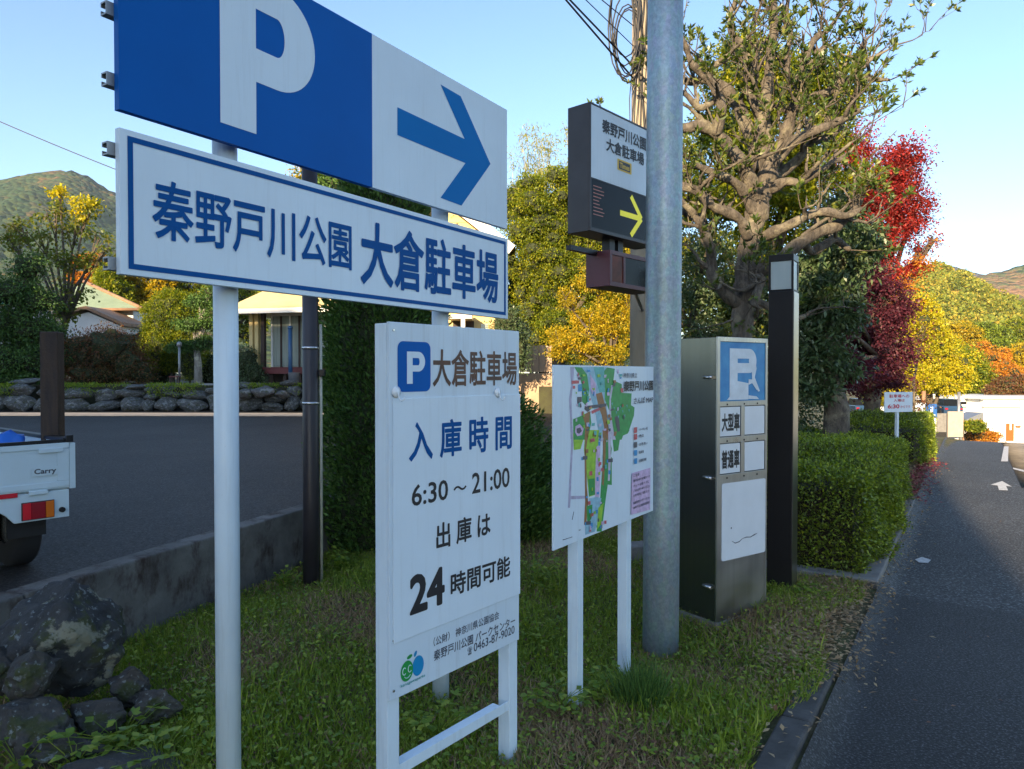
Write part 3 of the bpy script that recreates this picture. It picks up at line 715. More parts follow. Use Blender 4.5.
m, nt, b, _ = mat_base('frosted_lamp_glass'); M['frost'] = m; b.inputs['Base Color'].default_value = (.50,.60,.62,1); b.inputs['Roughness'].default_value = .25; b.inputs['Transmission Weight'].default_value = .25
r1 = ramp(nt, noise_tex(nt, 5, 3, .5, stretch=(1,1,.2)), [(.3,(.36,.46,.48)),(.7,(.58,.66,.66))]); nt.links.new(r1.outputs[0], b.inputs['Base Color'])
MB().box(-hb+.006,hb-.006,-hb+.006,hb-.006,zg0+.001,zg1-.001).build('glass', M['frost'], bo)

# ================================================================ DARK PIPE POST with bands and white cable conduit
dx_, dy_ = (310.5-512)/FOC*5.66, 5.66
dpz = -.14
dpo = empty('dark_pole', (dx_, dy_, 0), 0, 'slim dark brown pole with metal bands, left of the tall dark green tree', 'pole')
MB().tube([(0,0,-.5),(0,0,.6),(0,0,3.55)], [.066,.064,.060], 24).build('shaft', M['dark_pipe'], dpo)
for py in (348, 403):
    z_ = at(310,py,5.66).z; MB().tube([(0,0,z_-.010),(0,0,z_+.010)], .067, 24).build('band', M['chrome'], dpo)
M['conduit'] = simple('cream_conduit', (.45,.45,.38), .5, var=.2)
cd = MB().tube([(.077,.02,at(310,362,5.66).z+.3),(.077,.02,at(310,590,5.66).z)], .012, 8); cd.build('cable_conduit', M['conduit'], dpo)
zz = at(320,372,5.66).z; MB().box(.07,.115,-.02,.03,zz-.035,zz+.02).build('junction_box', M['black_metal'], dpo, bevel=.004)
# ================================================================ TERRAIN
LOTZ = .34
KE = Vector((.545,.839)).normalized(); KN = Vector((-KE.y, KE.x)); K0 = Vector((1.144,2.87))   # kerb line, normal to the verge side
W0 = Vector((-2.863,3.976)); W1 = Vector((-1.979,6.627)); WE = (W1-W0).normalized(); WN = Vector((WE.y,-WE.x))  # wall line; WN to the verge
def sstep(a, b, x):
    t = np.clip((x-a)/(b-a), 0, 1); return t*t*(3-2*t)
def gz(X, Y):
    X = np.asarray(X, float); Y = np.asarray(Y, float)
    s = .545*X+.839*Y
    h = -sstep(17, 26, s)*(s-20)*.080*sstep(1, 9, X)*np.where(s>17,1,0)
    h = np.maximum(h, -9.0)
    dw = (X-W0.x)*WN.x+(Y-W0.y)*WN.y
    h = h - .15*np.exp(-(np.maximum(dw,0)/1.1)**2)*np.where(Y<9,1,0)*np.where(dw>-1.5,1,.0)
    h = h + .85*np.exp(-(((X-4.0)/2.3)**2+((Y-13.6)/3.0)**2))
    dk = (X-K0.x)*KN.x+(Y-K0.y)*KN.y          # >0 verge side
    h = h - .09*sstep(.02,-.12,dk)
    h = h - .11*np.exp(-(((X-.85)/.5)**2+((Y-4.1)/.6)**2)) - .08*np.exp(-(((X+.3)/.5)**2+((Y-3.6)/.5)**2)) + .02*np.sin(X*3.1+1)*np.cos(Y*2.7)*sstep(.2,.8,dk)*np.where(Y<12,1,0)
    return h
def gz1(x, y): return float(gz(x, y))
def axis(a, b, step, far, n):
    core = np.arange(a, b+step*.5, step); g = np.geomspace(step, far, n)
    return np.concatenate([(a-g)[::-1], core, b+g])
def sheet(name, xs, ys, zf, mat, parent=None):
    X, Y = np.meshgrid(xs, ys); Z = zf(X, Y); nx, ny = len(xs), len(ys)
    v = np.stack([X,Y,Z],-1).reshape(-1,3); i = np.arange(nx*ny).reshape(ny,nx)
    f = np.stack([i[:-1,:-1],i[:-1,1:],i[1:,1:],i[1:,:-1]],-1).reshape(-1,4)
    me = bpy.data.meshes.new(name); me.from_pydata(v.tolist(), [], f.tolist()); me.polygons.foreach_set('use_smooth', [True]*len(f)); me.update()
    return link(name, me, mat, parent)
gr = sheet('ground', axis(-4,9,.12,2100,44), axis(0,20,.12,2300,44), lambda X,Y: gz(X,Y)-.0, M['ground']); tag(gr, kind='structure')
# road: strip to the right of the kerb line, following the ground
def strip(name, t0, t1, dt, d0, d1, nd, up, mat):
    ts = np.arange(t0, t1+dt*.5, dt); ds = [d0, d0+.05, d0+.10, d0+.16, .6, 1.2]+list(np.linspace(1.8, d1, nd)); ds = [d for d in ds if d >= d0]; v = []
    for t in ts:
        for d in ds:
            p = K0+KE*t-KN*d; v.append((p.x, p.y, gz1(p.x,p.y)+up))
    n = len(ds); f = [(i*n+j, i*n+j+1, (i+1)*n+j+1, (i+1)*n+j) for i in range(len(ts)-1) for j in range(n-1)]
    o = MB().add(v, f, True).build(name, mat); return tag(o, kind='structure')
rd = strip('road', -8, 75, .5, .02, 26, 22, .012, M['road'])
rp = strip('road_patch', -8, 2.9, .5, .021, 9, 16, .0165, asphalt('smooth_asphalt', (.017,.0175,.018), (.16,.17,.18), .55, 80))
worn_sunlit = asphalt('worn_sunlit_asphalt', (.21,.19,.165), (.34,.31,.27), .3, 60)  # older asphalt, with sunlight on the far road put into its pale colour
strip('worn_sunlit_road', 9.5, 75.1, .5, 1.2, 26, 22, .0175, worn_sunlit)
# kerb
kb = MB()
for i in range(9):
    t = -6+i*.80; a = K0+KE*t; b = K0+KE*(t+.79); c = b+KN*.13; d = a+KN*.13; top = .022-.004*(i%3)
    if t+.79 > 1.3: continue
    kb.prism([a,b,c,d], -.2, top)
kb_o = kb.build('kerb', simple('old_kerb_concrete', (.075,.073,.07), .9, var=.4, scale=9, bmp=.6), bevel=.012); tag(kb_o, kind='structure')
# hedge footing kerb
hb0 = K0+KE*3.27+KN*.02
hk = MB()
for (t0,t1,d0,d1) in ((2.86,3.02,-.02,1.5),):
    a=K0+KE*t0+KN*d0; b=K0+KE*t1+KN*d0; c=K0+KE*t1+KN*d1; d=K0+KE*t0+KN*d1; hk.prism([a,b,c,d], -.2, .055)
for i in range(5):
    a=K0+KE*(2.86+i*.9)+KN*(-.02); b=K0+KE*(2.86+i*.9+.88)+KN*(-.02); hk.prism([a,b,b+KN*.13,a+KN*.13], -.2, .05)
hk_o = hk.build('footing_kerb', M['concrete'], bevel=.01); tag(hk_o, kind='structure')
# arrow and line paint on the road
def paint(name, pts, mat='paint', up=.0225):
    v = [(p.x, p.y, gz1(p.x,p.y)+up) for p in pts]; o = MB().add(v, [tuple(range(len(v)))]).build(name, M[mat]); return tag(o, kind='structure')
def rp_(px, py): 
    p = onz(px, py, -.075); return p
paint('road_arrow', [rp_(*q) for q in ((990.5,488.5),(1002,484),(1012,489.5),(1006,489),(1008,493.5),(999,493.5),(997.5,489))])
paint('road_line', [rp_(*q) for q in ((1001,462),(1008,462),(1008.5,447),(1004,447))])
paint('road_line', [rp_(*q) for q in ((1013,470),(1024,473),(1024,471),(1013,468.5))])
paint('road_mark', [rp_(*q) for q in ((915,560),(922,557.5),(931,560.5),(928,563.5),(919,563))], up=.0185)

# parking lot slab
wall_pts = [W0-WE*16, W0-WE*8, W0, W1, W1+WE*1.3, W1+WE*2.6+WN*.5]
lotp = [(-60,-14),(wall_pts[0].x,wall_pts[0].y)]+[(p.x,p.y) for p in wall_pts[1:]]+[(0.9,12),(1.9,15),(4.0,21.5),(4,24.5),(-60,24.5)]
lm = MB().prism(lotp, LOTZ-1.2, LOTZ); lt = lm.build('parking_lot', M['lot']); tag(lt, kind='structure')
lit_strip = MB().prism([(-30,21.3),(.5,20.6),(.5,22.0),(-30,22.9)], LOTZ-.1, LOTZ+.012).build('sunlit_strip', simple('pale_sunlit_strip', (.34,.31,.27), .9, var=.3, scale=3)); tag(lit_strip, kind='structure')  # pale strip added across the lot so the band of sunlight shows
# retaining wall on the verge side
rw = MB(); th = .17
ws = simple('stained_wall_concrete', (.15,.145,.135), .92, var=.5, scale=3.5, bmp=.7, bscale=35)
nt = ws.node_tree; b = [n for n in nt.nodes if n.type=='BSDF_PRINCIPLED'][0]
old = b.inputs['Base Color'].links[0].from_socket
st = ramp(nt, noise_tex(nt, 5, 6, .7, stretch=(1.1,1.1,.6)), [(.50,(0,0,0)),(.66,(1,1,1))])
nt.links.new(mix(nt, old, (.045,.03,.025), st.outputs[0]), b.inputs['Base Color'])
for i in range(len(wall_pts)-1):
    a, c = wall_pts[i], wall_pts[i+1]; d = (c-a).normalized(); n = Vector((d.y,-d.x)); L = (c-a).length; k = max(1, round(L/2))
    for j in range(k):
        p = a+d*(L*j/k+.004); q = a+d*(L*(j+1)/k-.004)
        rw.prism([p-n*.003, q-n*.003, q+n*th, p+n*th][::-1] if False else [p+n*.003, p+n*th, q+n*th, q+n*.003], -.8, LOTZ+.035)
rwo = rw.build('retaining_wall', ws, bevel=.012); tag(rwo, 'low stained concrete retaining wall along the edge of the parking lot', 'wall')

# raised garden beyond the lot
tp = [(-70,24.1),(-3.0,24.1),(1.4,21.9),(7,22.0),(7,120),(-70,120)]
ter = MB().prism(tp, -.5, 1.18).build('garden_ground', simple('garden_soil_grass', (.055,.06,.025), .95, var=.4, scale=3, col2=(.03,.025,.018), bmp=.6, bscale=8)); tag(ter, kind='structure')
gp_ = MB().prism([(-13.6,24.6),(-2.2,24.0),(-2.0,27.0),(-13,28.5)], 1.0, 1.19).build('gravel_yard', simple('pale_gravel', (.30,.28,.25), .95, var=.3, scale=20, bmp=.6)); tag(gp_, kind='structure')

# ================================================================ BOULDERS at the verge's left end
def boulder(px, py, w, h, Y, mat, seed, label, dpt=None):
    c = at(px, py, Y); s = Y/FOC; rx, rz = w*s/2, h*s/2
    me = rock_mesh('boulder', rx*1.08, dpt or (rx*.5+rz*.6), rz*1.08, seed)
    o = link('boulder', me, mat); o.location = c; tag(o, label, 'boulder', 'boulders at the corner of the verge')
    return o
boulder(64, 640, 114, 104, 3.42, M['rock_lichen'], 3, 'largest boulder with pale lichen patch on top of the pile')
boulder(1, 670, 44, 46, 3.2, M['rock'], 5, 'dark boulder cut off by the frame edge, left of the largest boulder')
boulder(33, 672, 52, 46, 3.1, M['rock'], 8, 'dark rounded boulder wedged in front of the largest boulder')
boulder(27, 725, 84, 62, 3.0, M['rock'], 11, 'broad brown boulder below the wedged dark boulder')
boulder(129, 687, 42, 38, 3.42, M['rock'], 13, 'small round boulder touching the right side of the largest boulder')
boulder(155, 704, 46, 32, 3.28, M['rock'], 17, 'small grey wedge shaped boulder at the right end of the pile')
boulder(97, 716, 56, 34, 3.18, M['rock'], 19, 'low boulder half sunk in weeds below the small round one')
boulder(60, 750, 92, 34, 2.92, M['rock'], 23, 'flat dark slab boulder at the foot of the pile')
boulder(120, 770, 120, 30, 2.8, M['rock'], 27, 'long low boulder among weeds at the very bottom of the pile')
# concrete block left beyond the map board
cbk = MB().box(-.2,.2,-.1,.1,-.05,.16).build('concrete_block', M['concrete'], bevel=.01); p = onz(645,562,0); cbk.location = (p.x,p.y,0); cbk.rotation_euler = (0,0,.3)
tag(cbk, 'short concrete block lying in the grass behind the steel pole', 'block')

# ================================================================ SMALL TRUCK
TK = Plane(-2.81, 4.55, math.atan2(.78,.62))
tk = empty('small_truck', (TK.o.x, TK.o.y, LOTZ), TK.a, 'white small pickup truck seen from behind with open cargo bed, parked in the lot', 'truck')
def tz(px, py): return TK.loc(px, py)[1]-LOTZ
def tx(px): return TK.loc(px, 450)[0]
g1, g0, p0 = tz(66,440), tz(70,487), tz(68,516.5)
TW = 1.42; BL = 2.05
bedm = MB().box(-TW+.03,-.03,.03,BL,g0-.02,g0+.03)           # floor
bedm.box(-.045,-.01,.035,BL,g0+.03,g1-.012).box(-TW+.01,-TW+.045,.035,BL,g0+.03,g1-.012).box(-TW+.05,-.05,BL,BL+.03,g0+.03,g1+.12)
for i in range(4): bedm.box(-.0095,-.004,.2+i*.5,.24+i*.5,g0+.05,g1-.03)
bedm.box(-TW+.10,-.10,.05,BL-.05,g0-.12,g0-.021)
bedm.build('cargo_bed', M['truck_white'], tk, bevel=.004)
MB().box(-.055,.0,.02,BL,g1-.012,g1+.012).box(-TW,-TW+.055,.02,BL,g1-.012,g1+.012).build('rail_cap', M['black_metal'], tk, bevel=.003)
tg = MB().box(-TW+.03,-.032,0,.03,g0,g1-.016).box(-TW+.03,-.032,-.006,.0,g0+.01,g0+.045).box(-TW+.03,-.032,-.008,.0,g1-.05,g1-.016).box(-.10,-.032,-.0055,0,g0+.046,g1-.051)
tgo = tg.build('tailgate', M['truck_white'], tk, bevel=.003)
MB().box(-TW+.03,-.032,.004,.026,g1-.0155,g1+.006).build('edge_trim', M['black_metal'], tgo)
MB().box(-.030,.006,-.004,.07,g0-.01,g1-.02).build('corner_post', M['truck_white'], tk, bevel=.004)
MB().box(tx(38),tx(64)-.01,-.016,-.0085,tz(50,452.5),tz(50,448)).build('handle', M['truck_white'], tgo, bevel=.003)
MB().box(tx(66)+.0,tx(73),-.01,.02,tz(70,442),tz(70,435)).build('latch', M['black_metal'], tk, bevel=.003)
bd = MB().box(tx(31.5),tx(57),-.0075,-.0062,tz(44,537-400+0) if False else tz(44,475.5),tz(44,467)).build('badge', M['truck_white'], tgo)
letter('Carry', (tx(33.5),tx(55.5),tz(44,475),tz(44,468.2)), -.0082, M['grey_ink'], bd, .03)
rp2 = MB().poly([(-.03,g0-.012),(-.03,p0),(tx(14),p0),(tx(6),p0+.05),(tx(0),p0+.075),(-TW+.40,p0+.075),(-TW+.3,p0),(-TW+.03,p0),(-TW+.03,g0-.012)], .006, .03).build('rear_panel', M['truck_white'], tk, bevel=.003)
M['lens_red'] = simple('red_lamp_lens', (.28,.008,.02), .15, var=.15, spec=.7); M['lens_red2'] = simple('bright_red_lens', (.62,.015,.03), .15, var=.1, spec=.7); M['lens_amber'] = simple('amber_lamp_lens', (.62,.14,.01), .15, var=.1, spec=.7)
l0, l1 = tz(37,518.5), tz(37,502)
tl = MB().box(tx(21.5)-.004,tx(53)+.004,-.006,.005,l0-.004,l1+.004).build('tail_lamp', M['black_metal'], tk, bevel=.003)
MB().box(tx(21.5),tx(30),-.014,-.0065,l0,l1).build('lens', M['lens_red2'], tl, bevel=.003)
MB().box(tx(30)+.001,tx(44.5),-.014,-.0065,l0,l1).build('lens', M['lens_red'], tl, bevel=.003)
MB().box(tx(44.5)+.001,tx(53),-.014,-.0065,l0,l1).build('lens', M['lens_amber'], tl, bevel=.003)
MB().box(tx(-40),tx(17),-.004,.0055,tz(9,498.5),tz(9,494)).build('reflector', M['lens_red2'], tk, bevel=.002)
MB().box(tx(28),tx(47),-.014,.0055,tz(37,494.5),tz(37,490.5)).build('bracket', M['truck_white'], tk, bevel=.003)
c = TK.loc(62,509.5); MB().tube([(c[0],.0055,c[1]-LOTZ),(c[0],-.012,c[1]-LOTZ)], .017, 14).build('reverse_sensor', M['black_metal'], tk)
MB().box(-.34,-.13,.10,.12,p0-.11,p0+.05).build('mud_flap', M['rubber'], tk)
for (wx,wy) in ((-.20,.42),(-TW+.20,.42),(-.20,2.6),(-TW+.20,2.6)):
    w = MB(); n = 28
    prof = [(.11,-.07),(.245,-.072),(.262,-.05),(.262,.05),(.245,.072),(.11,.07)]
    v = [(wx+o_, wy+r*math.cos(2*math.pi*j/n), .262+r*math.sin(2*math.pi*j/n)) for r, o_ in prof for j in range(n)]
    f = [(i*n+j,(i+1)*n+j,(i+1)*n+(j+1)%n,i*n+(j+1)%n) for i in range(len(prof)-1) for j in range(n)]
    w.add(v, f, True); wo = w.build('wheel', M['rubber'], tk)
    MB().tube([(wx-.05,wy,.262),(wx+.05,wy,.262)], .16, 20).build('rim', M['chrome'], wo)
cabm = MB(); prof = [(BL+.04,.25),(BL+1.0,.25),(BL+1.12,.75),(BL+.85,1.40),(BL+.10,1.44),(BL+.04,1.35)]
n = len(prof); v = [(x,y,z) for x in (-.02,-TW+.02) for y, z in prof]; f = [tuple(range(n)), tuple(range(2*n-1,n-1,-1))]+[(i,n+i,n+(i+1)%n,(i+1)%n) for i in range(n)]
cbo = cabm.add(v, f).build('cab', M['truck_white'], tk, bevel=.02)
MB().box(-TW+.15,-.15,BL+.02,BL+.036,.95,1.30).build('rear_window', M['glass_dark'], tk)
# post in the bed, blue sheet
wpz = LOTZ+g0+.031
pc = at(53,437,4.78)
wpo = MB().box(-.056,.056,-.05,.05,0,at(53,332,4.78).z-wpz).build('wooden_post', M['wood_dark'], bevel=.008); wpo.location = (pc.x,pc.y,wpz); wpo.rotation_euler=(0,0,.15)
tag(wpo, 'scorched dark wooden post standing upright in the white truck bed', 'post')
me = rock_mesh('blue_sheet', .17,.10,.045, 31, 3, .3); bs_ = link('blue_sheet', me, M['tarp_blue']); q = at(6,437,4.75); bs_.location = (q.x,q.y,LOTZ+g0+.10); tag(bs_, 'crumpled bright blue plastic sheet lying in the truck bed', 'sheet')
bs_.location.z = LOTZ+g0+.20; bs_.scale = (1,1,3.2)

# ================================================================ UTILITY POLE and WIRES
upx, upy = (641-512)/FOC*9.0, 9.0
up = empty('utility_pole', (upx, upy, 0), 0, 'tall beige concrete utility pole tangled with cables behind the steel pole', 'utility pole')
MB().tube([(0,0,-.5),(0,0,4),(0,0,9.5)], [.15,.135,.105], 24).build('shaft', M['pole_conc'], up)
M['cable'] = simple('black_cable', (.015,.015,.018), .5, var=.2)
rnd = random.Random(5); k = MB()
for i in range(7):        # loops of slack cable on the pole
    z0 = 5.5+.35*rnd.random(); pts = []
    for j in range(17):
        a = 2*math.pi*j/16; rr = .26+.1*rnd.random()*0+.05*i/3
        pts.append((-.17-.10*i/6+.17*math.cos(a)*(1+.1*i/6), -.12-.02*i, z0+.05*i+ (.42+.03*i)*math.sin(a)))
    k.tube(pts, .009, 6, False)
for i in range(10):
    x0 = -.15+.03*i; pts = [(x0+.03*math.sin(j*1.3+i), -.14-.01*(i%3)-.015*math.sin(j), 3.6+.35*j) for j in range(15)]
    k.tube(pts, .010 if i%2 else .006, 6, False)
k.build('cable_coil', M['cable'], up)
def wire(p0, p1, sag, r, label, n=24):
    p0, p1 = Vector(p0), Vector(p1); pts = []
    for i in range(n+1):
        t = i/n; p = p0.lerp(p1, t); p.z -= sag*4*t*(1-t); pts.append(p-p0)
    o = MB().tube(pts, r, 6).build('overhead_wire', M['cable']); o.location = p0
    return tag(o, label, 'wire', 'overhead wires')
q0 = Vector((upx-.1, upy-.1, 0))
for i, (za, pxa, lab) in enumerate(((5.25,566,'lowest thick overhead wire running up left from the utility pole'),(5.40,570,'second overhead wire up from the lowest, tied to the utility pole'),(5.65,586,'third overhead wire, thin, above the thick pair at the utility pole'),(5.9,602,'topmost overhead wire close to the utility pole'))):
    a = Vector((upx-.12, upy-.12, za)); m_ = at(pxa, 0, 8.35-.1*i); d = (m_-a); e_ = a+d*18
    wire(a, e_, .0, .011 if i<2 else .006, lab, 4)
wire(at(-40,104,42), at(260,222,44), .25, .03, 'single thin wire crossing the sky above the wooded mountain')
# ================================================================ VEGETATION
F = {}
F['hedge'] = foliage('hedge_leaves', [(.06,.055,.02),(.08,.12,.015),(.18,.25,.025),(.33,.39,.035),(.46,.46,.07)], .25, .45, .9)
F['conif'] = foliage('conifer_sprays', [(.03,.065,.018),(.06,.13,.028),(.11,.20,.04),(.20,.24,.06)], .12, .6, 1.0)
F['dark_ever'] = foliage('evergreen_leaves', [(.04,.07,.03),(.07,.12,.045),(.12,.16,.08),(.20,.21,.13)], .2, .4, .8, .5)
F['broad'] = foliage('broad_evergreen_leaves', [(.035,.065,.02),(.07,.12,.025),(.16,.18,.03),(.36,.28,.04)], .3, .4, .8, .5)
F['lime'] = foliage('yellow_green_leaves', [(.05,.09,.01),(.13,.18,.015),(.34,.34,.02),(.58,.40,.02)], .4, .5, .5)
F['gold'] = foliage('golden_leaves', [(.10,.14,.02),(.36,.30,.02),(.58,.40,.02),(.60,.26,.02)], .4, .5, .4)
F['ginkgo'] = foliage('ginkgo_leaves', [(.18,.22,.02),(.44,.40,.02),(.62,.48,.02),(.34,.35,.03)], .4, .5, .3)
F['red'] = foliage('scarlet_maple_leaves', [(.09,.05,.025),(.24,.028,.03),(.46,.045,.035),(.50,.15,.04)], .4, .5, .7)
F['dkred'] = foliage('shaded_maple_leaves', [(.04,.018,.025),(.08,.02,.035),(.14,.03,.045),(.08,.07,.04)], .35, .5, .7)  # shade of the lower maple crown put into darker leaf colour
F['orange'] = foliage('orange_leaves', [(.30,.12,.02),(.50,.20,.025),(.60,.30,.03),(.35,.20,.06)], .4, .5, .4)
F['rust'] = foliage('rusty_leaves', [(.10,.035,.02),(.17,.07,.03),(.10,.10,.03),(.22,.12,.03)], .3, .5, .8)
F['olive'] = foliage('olive_turning_leaves', [(.07,.11,.02),(.13,.17,.025),(.19,.17,.03),(.24,.11,.035)], .35, .5, .6)
F['grass'] = foliage('verge_grass', [(.085,.14,.018),(.17,.25,.03),(.28,.34,.05),(.40,.37,.13)], .3, .5, 1.3)
F['dry'] = foliage('dry_grass', [(.20,.12,.07),(.32,.22,.12),(.42,.32,.18),(.24,.10,.11)], .2, .7, 1.3)
F['weed'] = foliage('weed_leaves', [(.08,.16,.025),(.18,.27,.035),(.32,.37,.05),(.48,.42,.08)], .35, .45, 1.5)
F['litter'] = foliage('fallen_leaf_litter', [(.08,.045,.03),(.16,.08,.05),(.24,.14,.08),(.12,.03,.04)], .1, .7, 2)
F['fallred'] = foliage('fallen_red_leaves', [(.16,.02,.03),(.26,.03,.045),(.20,.05,.05),(.10,.03,.03)], .1, .7, 2)
F['bamboo'] = foliage('bamboo_leaves', [(.16,.19,.04),(.30,.30,.05),(.42,.38,.08),(.50,.36,.10)], .45, .5, .5)
M['bark_pale'] = bark('pale_grey_bark', (.035,.029,.024), (.21,.18,.145), 16)
M['bark'] = bark('brown_bark', (.05,.04,.03), (.16,.13,.10), 12)
M['bark_light'] = bark('light_bark', (.18,.17,.15), (.40,.38,.34), 12)
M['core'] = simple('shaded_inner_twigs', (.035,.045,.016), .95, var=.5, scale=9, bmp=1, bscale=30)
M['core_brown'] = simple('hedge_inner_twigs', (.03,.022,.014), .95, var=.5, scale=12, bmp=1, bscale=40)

def blob_core(name, blobs, k, mat, parent, sub=3):
    bm = bmesh.new()
    for i, b in enumerate(blobs):
        r = bmesh.ops.create_icosphere(bm, subdivisions=sub, radius=1)
        for v in r['verts']:
            q = v.co*2.2+Vector((i*7.1,i*3.3,1)); s = k*(1+.35*noise.noise(q)); v.co = Vector((b[0]+v.co.x*b[3]*s, b[1]+v.co.y*b[4]*s, b[2]+v.co.z*b[5]*s))
    me = bpy.data.meshes.new(name); bm.to_mesh(me); bm.free(); return link(name, me, mat, parent)

def tree(name, loc, label, cat, blobs, fol, n, L, W, bk='bark', trunk=None, group=None, per=14, cr=.12, core=None, shell=.55, keep=1.0, droop=.2, lump=.35, seed=0, limbs=True, part='crown', bill=None):
    """trunk = (radius, height to fork); blobs in local coordinates"""
    t = empty(name, loc, 0, label, cat, group)
    if trunk:
        r, h = trunk; rnd = random.Random(seed*7+3); mb = MB()
        lean = [(0,0,-.3),(rnd.uniform(-.3,.3)*r*2,rnd.uniform(-.3,.3)*r*2,h*.5),(rnd.uniform(-.5,.5)*r*3,0,h)]
        mb.tube(lean, [r*1.15,r*.95,r*.75], 10)
        if limbs:
            top = Vector(lean[-1])
            for b in blobs:
                c = Vector(b[:3]); m_ = top.lerp(c, .5)+Vector((rnd.uniform(-1,1),rnd.uniform(-1,1),rnd.uniform(-.3,.6)))*.18*b[3]
                mb.tube([top-Vector((0,0,h*.12)), m_, c, c+Vector((rnd.uniform(-1,1)*b[3],rnd.uniform(-1,1)*b[4],b[5]))*.7], [r*.55,r*.38,r*.22,r*.05], 7)
                for _ in range(4):
                    d = Vector((rnd.uniform(-1,1)*b[3],rnd.uniform(-1,1)*b[4],rnd.uniform(-.5,1)*b[5]))*.85
                    mb.tube([m_.lerp(c,.5), c+d*.5+Vector((0,0,.1*b[5])), c+d], [r*.2,r*.12,r*.03], 5)
        mb.build('trunk', M[bk], t)
    if bill:
        kq, fq = bill; rb_ = random.Random(seed*13+1); nb2 = []
        for b in blobs:
            for _ in range(kq):
                d = Vector((rb_.gauss(0,1), rb_.gauss(0,1), rb_.gauss(.25,1))).normalized(); f_ = fq*rb_.uniform(.7,1.35); o_ = rb_.uniform(.45,.92)
                nb2.append((b[0]+d.x*b[3]*o_, b[1]+d.y*b[4]*o_, b[2]+d.z*b[5]*o_, b[3]*f_, b[4]*f_, b[5]*f_*.8))
        blobs = nb2
    P, O = clumps(blobs, max(1,n//per), per, cr, shell, lump, seed, keep)
    leaves(part, P, F[fol], t, L, W, O*.8, droop)
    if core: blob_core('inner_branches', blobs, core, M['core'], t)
    return t

# ---------------------------------------------------------------- hedges along the road (boxes of clipped leaves)
def hedge(label, t0, t1, d0, d1, zt, n, L, seed):
    o = K0+KE*t0+KN*d0; h = empty('hedge', (o.x,o.y,0), math.atan2(KE.y,KE.x), label, 'hedge', 'clipped roadside hedges')
    lx, ly = t1-t0, d1-d0
    A = [lx*ly, lx*zt, ly*zt, ly*zt, lx*zt]; A = np.array(A)/sum(A); f = RNG.choice(5, n, p=A)
    u, v, w = RNG.random(n)*lx, RNG.random(n)*ly, RNG.random(n)**.9*zt
    P = np.stack([u,v,w],1); O = np.zeros((n,3))
    dep = np.abs(RNG.normal(size=n))*.045-.025; sh_ = RNG.random(n) < .012; dep[sh_] -= RNG.uniform(.02,.09,sh_.sum())
    wob = .035*np.sin(u*5+seed)*np.cos(v*6)+.03*np.sin(w*9+u*4)+.04*np.sin(u*1.7+2)
    for k_, (ax, val, sg) in enumerate(((2,zt,1),(1,0,-1),(0,0,-1),(0,lx,1),(1,ly,1))):
        s_ = f==k_; P[s_,ax] = val - sg*(dep[s_]+wob[s_]); O[s_,ax] = sg
    # round the long edges a little
    rnd_ = .10; ez = np.clip(P[:,2]-(zt-rnd_),0,None); ed = np.minimum(P[:,1], ly-P[:,1]); k_ = np.clip(rnd_-ed,0,None); P[:,2] -= np.where(k_>0, k_*k_/rnd_*.5, 0)
    P[:,2] = np.maximum(P[:,2], .01)
    g_ = np.array([gz1(o.x+KE.x*a+KN.x*b_, o.y+KE.y*a+KN.y*b_) for a, b_ in P[::50,:2]]).mean()
    leaves('foliage', P, F['hedge'], h, L, L*.5, O*.9, -.15)
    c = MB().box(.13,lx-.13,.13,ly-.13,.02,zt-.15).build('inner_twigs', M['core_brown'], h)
    return h
hedge('clipped green box hedge nearest the camera, beside the black lamp post', 3.02, 7.0, .06, 1.45, .80, 95000, .034, 1)
hedge('farther clipped box hedge behind the low white and red sign', 9.7, 13.6, .05, 1.3, .80, 26000, .045, 4)
for o in COL.objects:
    pass

# ---------------------------------------------------------------- tall dark conifer column and its lower neighbour
def conifer(name, loc, label, prof, n, L, fol='conif', seed=0, cat='conifer'):
    """prof: list of (z, radius)"""
    t = empty(name, loc, 0, label, cat)
    zs = np.array([p[0] for p in prof]); rs = np.array([p[1] for p in prof])
    z = RNG.uniform(zs[0], zs[-1], n*2); r = np.interp(z, zs, rs); k = RNG.random(n*2) < r/rs.max(); z, r = z[k][:n], r[k][:n]; n = len(z)
    a = RNG.random(n)*2*math.pi
    lump = 1+.13*np.sin(a*5+z*3.1+seed)+.10*np.sin(a*9-z*5.3)+.07*np.sin(z*11+a*3)
    rr = r*lump*(1-.30*RNG.random(n)**2.2)
    P = np.stack([rr*np.cos(a), rr*np.sin(a), z],1)+RNG.normal(size=(n,3))*.03
    O = np.stack([np.cos(a), np.sin(a), np.full(n,.9)],1)
    leaves('foliage', P, F[fol], t, L, L*.42, O*.8, .0, .6)
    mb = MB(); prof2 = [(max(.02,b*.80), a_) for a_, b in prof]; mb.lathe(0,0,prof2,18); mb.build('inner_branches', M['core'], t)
    MB().tube([(0,0,-.3),(0,0,prof[-1][0]*.8)],[.09,.03],8).build('trunk', M['bark'], t)
    return t
conifer('conifer_tree', (-1.27,7.0,0), 'tall dense dark green conifer rising behind the opening hours board', [(-.1,.44),(.3,.54),(1.2,.56),(2.4,.52),(3.0,.46),(3.6,.34),(4.0,.08)], 56000, .055, seed=1)
conifer('conifer_bush', (-.40,6.95,0), 'low conifer bush with drooping green sprays, between the hours board and the map board', [(-.1,.60),(.4,.80),(.9,.70),(1.35,.44),(1.6,.08)], 36000, .055, seed=4)

